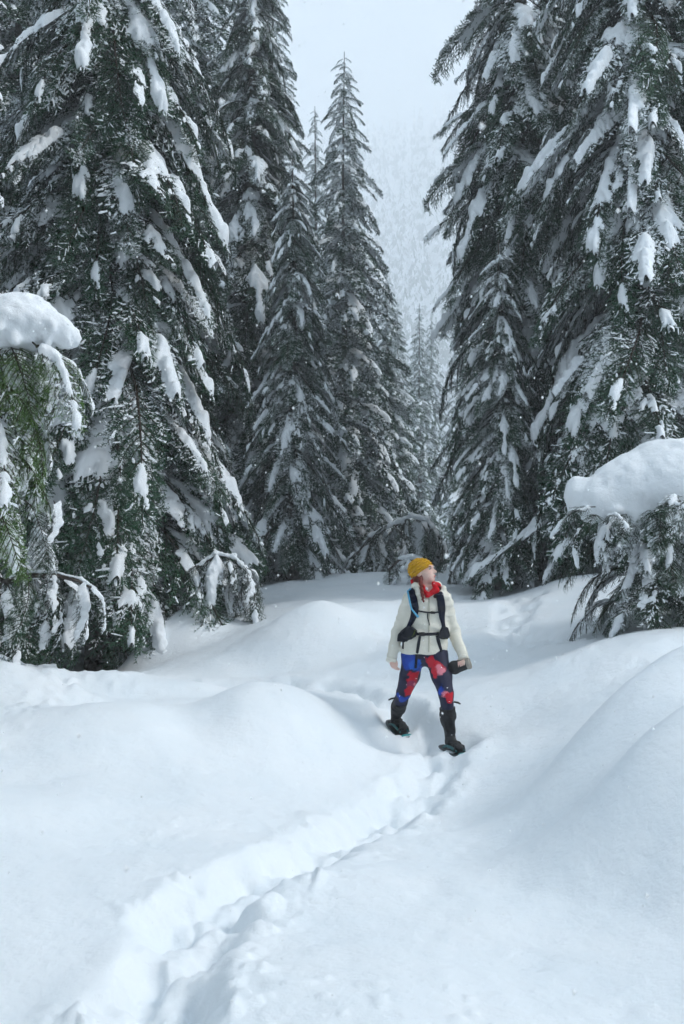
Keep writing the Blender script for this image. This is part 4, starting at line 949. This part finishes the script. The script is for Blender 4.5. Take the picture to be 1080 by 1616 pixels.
hs.tube([tuple(q) for q in hpts], [.008] * 6 + [.011], 8); part('drink_hose', hs.mesh('drink_hose', hose_m), pack)

# ------------------------------------------------------------------ mittens carried in the hand
def mitten(label, off, dep):
    r_ = bpy.data.objects.new('mitten', None); C.objects.link(r_); r_.location = PB
    r_['label'] = label; r_['category'] = 'mitten'; r_['group'] = 'pair of charcoal mittens held in one hand'
    c = mc + Vector(off); sid = Vector((0.25, 0.9, 0)).normalized()
    b_ = Blob(0.006); b_.cone(c + maxis * .045, .038, c - maxis * .055, .050, k=.02); b_.ell(c - maxis * .065 - Vector((0, 0, .004)), (.048, .046, .046), k=.02); b_.cone(c - maxis * .01 - Vector((0, 0, .02)), .014, c - maxis * .05 - Vector((0, 0, .042)), .012, k=.01)
    part('mitten_body', b_.mesh('mitten_body', mitt_m), r_)
    ring = Soup(); rt = []
    u_, v_ = maxis.orthogonal().normalized(), maxis.cross(maxis.orthogonal()).normalized()
    ring.tube([tuple(c + maxis * k) for k in (.040, .055, .075, .085, .080)], [.034, .040, .042, .038, .028], 18)
    part('knit_cuff', ring.mesh('knit_cuff', knit_m), r_)
mitten('charcoal mitten with grey knit cuff, nearer of the two in the hand', (0, -.010, .004), 0)
mitten('charcoal mitten with grey knit cuff, tucked behind the other one', (.012, .040, -.012), 0)

# ------------------------------------------------------------------ snowshoes
def snowshoe(label, pos, dirv, upv):
    r_ = bpy.data.objects.new('snowshoe', None); C.objects.link(r_)
    f = Vector(dirv).normalized(); s = f.cross(Vector(upv)).normalized(); u = s.cross(f).normalized()
    M = Matrix((f, s, u)).transposed().to_4x4(); M.translation = pos; r_.matrix_world = M @ Matrix.Scale(.80, 4)
    r_['label'] = label; r_['category'] = 'snowshoe'; r_['group'] = 'pair of teal snowshoes on the hiker'
    th = np.linspace(0, 2 * PI, 41)[:-1]
    out = np.stack([.25 * np.sign(np.cos(th)) * np.abs(np.cos(th)) ** .8, .092 * np.sign(np.sin(th)) * np.abs(np.sin(th)) ** .7 * (1 + .18 * np.cos(th)), .03 * np.clip(np.cos(th), 0, 1) ** 4], 1)
    fr = Soup(); fr.tube(np.concatenate([out, out[:1], out[1:2]]), .011, 8, cap=False); part('frame', fr.mesh('frame', shoe_m), r_)
    dk = Soup(); inn = out * np.array([.95, .92, 1]); nn_ = len(inn)
    dk.add(np.concatenate([inn + [0, 0, .004], inn - [0, 0, .004], [[0, 0, .004], [0, 0, -.004]]]), [(k, (k + 1) % nn_, (k + 1) % nn_ + nn_, k + nn_) for k in range(nn_)], [(k, (k + 1) % nn_, 2 * nn_) for k in range(nn_)] + [((k + 1) % nn_ + nn_, k + nn_, 2 * nn_ + 1) for k in range(nn_)])
    part('deck', dk.mesh('deck', black_m, False), r_)
    bd = Soup()
    for y_ in (-.062, .062): bd.tube([(-.13, y_, .012), (-.06, y_, .05), (.03, y_, .055), (.12, y_ * .8, .03)], [.012, .016, .016, .012], 6)
    bi = part('binding', bd.mesh('binding', bind_m), r_)
    for x_, hh in ((-.05, .085), (.03, .078), (.10, .060)):
        st = Soup(); a_ = np.linspace(-1, 1, 9); st.tube(np.stack([np.full(9, x_), .065 * a_, .03 + hh * (1 - a_ ** 4) ** .5], 1), .011, 6); link('strap', st.mesh('strap', black_m), bi)
    tp = Blob(.006); tp.ell((.200, 0, .020), (.045, .075, .014), k=.01); part('toe_plate', tp.mesh('toe_plate', teal_m), r_)
    for y_ in (-.05, .05):
        cr = Soup(); cr.add([(.16, y_ - .01, -.005), (.16, y_ + .01, -.005), (.20, y_ + .01, -.005), (.20, y_ - .01, -.005), (.185, y_, -.045)], [(3, 2, 1, 0)], [(0, 1, 4), (1, 2, 4), (2, 3, 4), (3, 0, 4)]); part('crampon', cr.mesh('crampon', grey_m, False), r_)
fR = PB + lR[3] + toe * .06 + Vector((0, 0, -.105)); fL = PB + lL[3] + toe * .06 + Vector((0, 0, -.105))
print('FOOT', fR, gz(fR.x, fR.y), fL, gz(fL.x, fL.y))
snowshoe("teal snowshoe under the hiker's forward foot, toward the viewer", fR, (toe.x, toe.y, -.08), (0, 0, 1))
snowshoe("teal snowshoe under the hiker's trailing foot, heel lifted", fL, (toe.x, toe.y, -.30), (0, -.1, 1))

# ------------------------------------------------------------------ falling snow
rng = np.random.default_rng(107)
nf = 46000
fp = np.stack([rng.uniform(-9, 9, nf), rng.uniform(1.2, 20, nf), rng.uniform(0.3, 12, nf)], 1)
fr = rng.uniform(0.0020, 0.0042, nf) * rng.choice([1, 1, 1.5], nf)
fp = fp[fp[:, 2] > base_height(fp[:, 0], fp[:, 1]) + 0.1]; nf = len(fp); fr = fr[:nf]
octv = np.array([(1, 0, 0), (-.5, .87, 0), (-.5, -.87, 0), (0, 0, 1.1), (0, 0, -1.1)], float)
octf = np.array([(0, 1, 3), (1, 2, 3), (2, 0, 3), (1, 0, 4), (2, 1, 4), (0, 2, 4)])
flake_m = mat('snowflake', (0.92, 0.94, 0.96), 0.9, 0.0)
fl = link('snow_flakes', raw_mesh('snow_flakes', (fp[:, None] + octv[None] * fr[:, None, None]).reshape(-1, 3), [(octf[None] + 5 * np.arange(nf)[:, None, None]).reshape(-1, 3)], flake_m, False), kind='stuff')
fl['label'] = 'fine white snowflakes drifting down through the air'; fl['category'] = 'snowfall'

# ------------------------------------------------------------------ haze
HZ = 0.0021
s = Soup(); x0, x1, y0, y1, z0, z1 = -7200, 7200, -40, 1300, -4, 560
vs = [(x, y, z) for x in (x0, x1) for y in (y0, y1) for z in (z0, z1)]
s.add(vs, [(0, 1, 3, 2), (4, 6, 7, 5), (0, 4, 5, 1), (2, 3, 7, 6), (0, 2, 6, 4), (1, 5, 7, 3)])
hm = bpy.data.materials.new('haze'); hm.use_nodes = True; hm.node_tree.nodes.clear()
pv = hm.node_tree.nodes.new('ShaderNodeVolumePrincipled'); pv.inputs['Color'].default_value = (0.985, 0.99, 1.0, 1); pv.inputs['Density'].default_value = HZ
pv.inputs['Anisotropy'].default_value = 0.0
ho = hm.node_tree.nodes.new('ShaderNodeOutputMaterial'); hm.node_tree.links.new(pv.outputs[0], ho.inputs['Volume'])
hz_o = link('haze', s.mesh('haze', hm, False), kind='stuff'); hz_o['label'] = 'pale snow haze hanging in the air of the valley'; hz_o['category'] = 'haze'
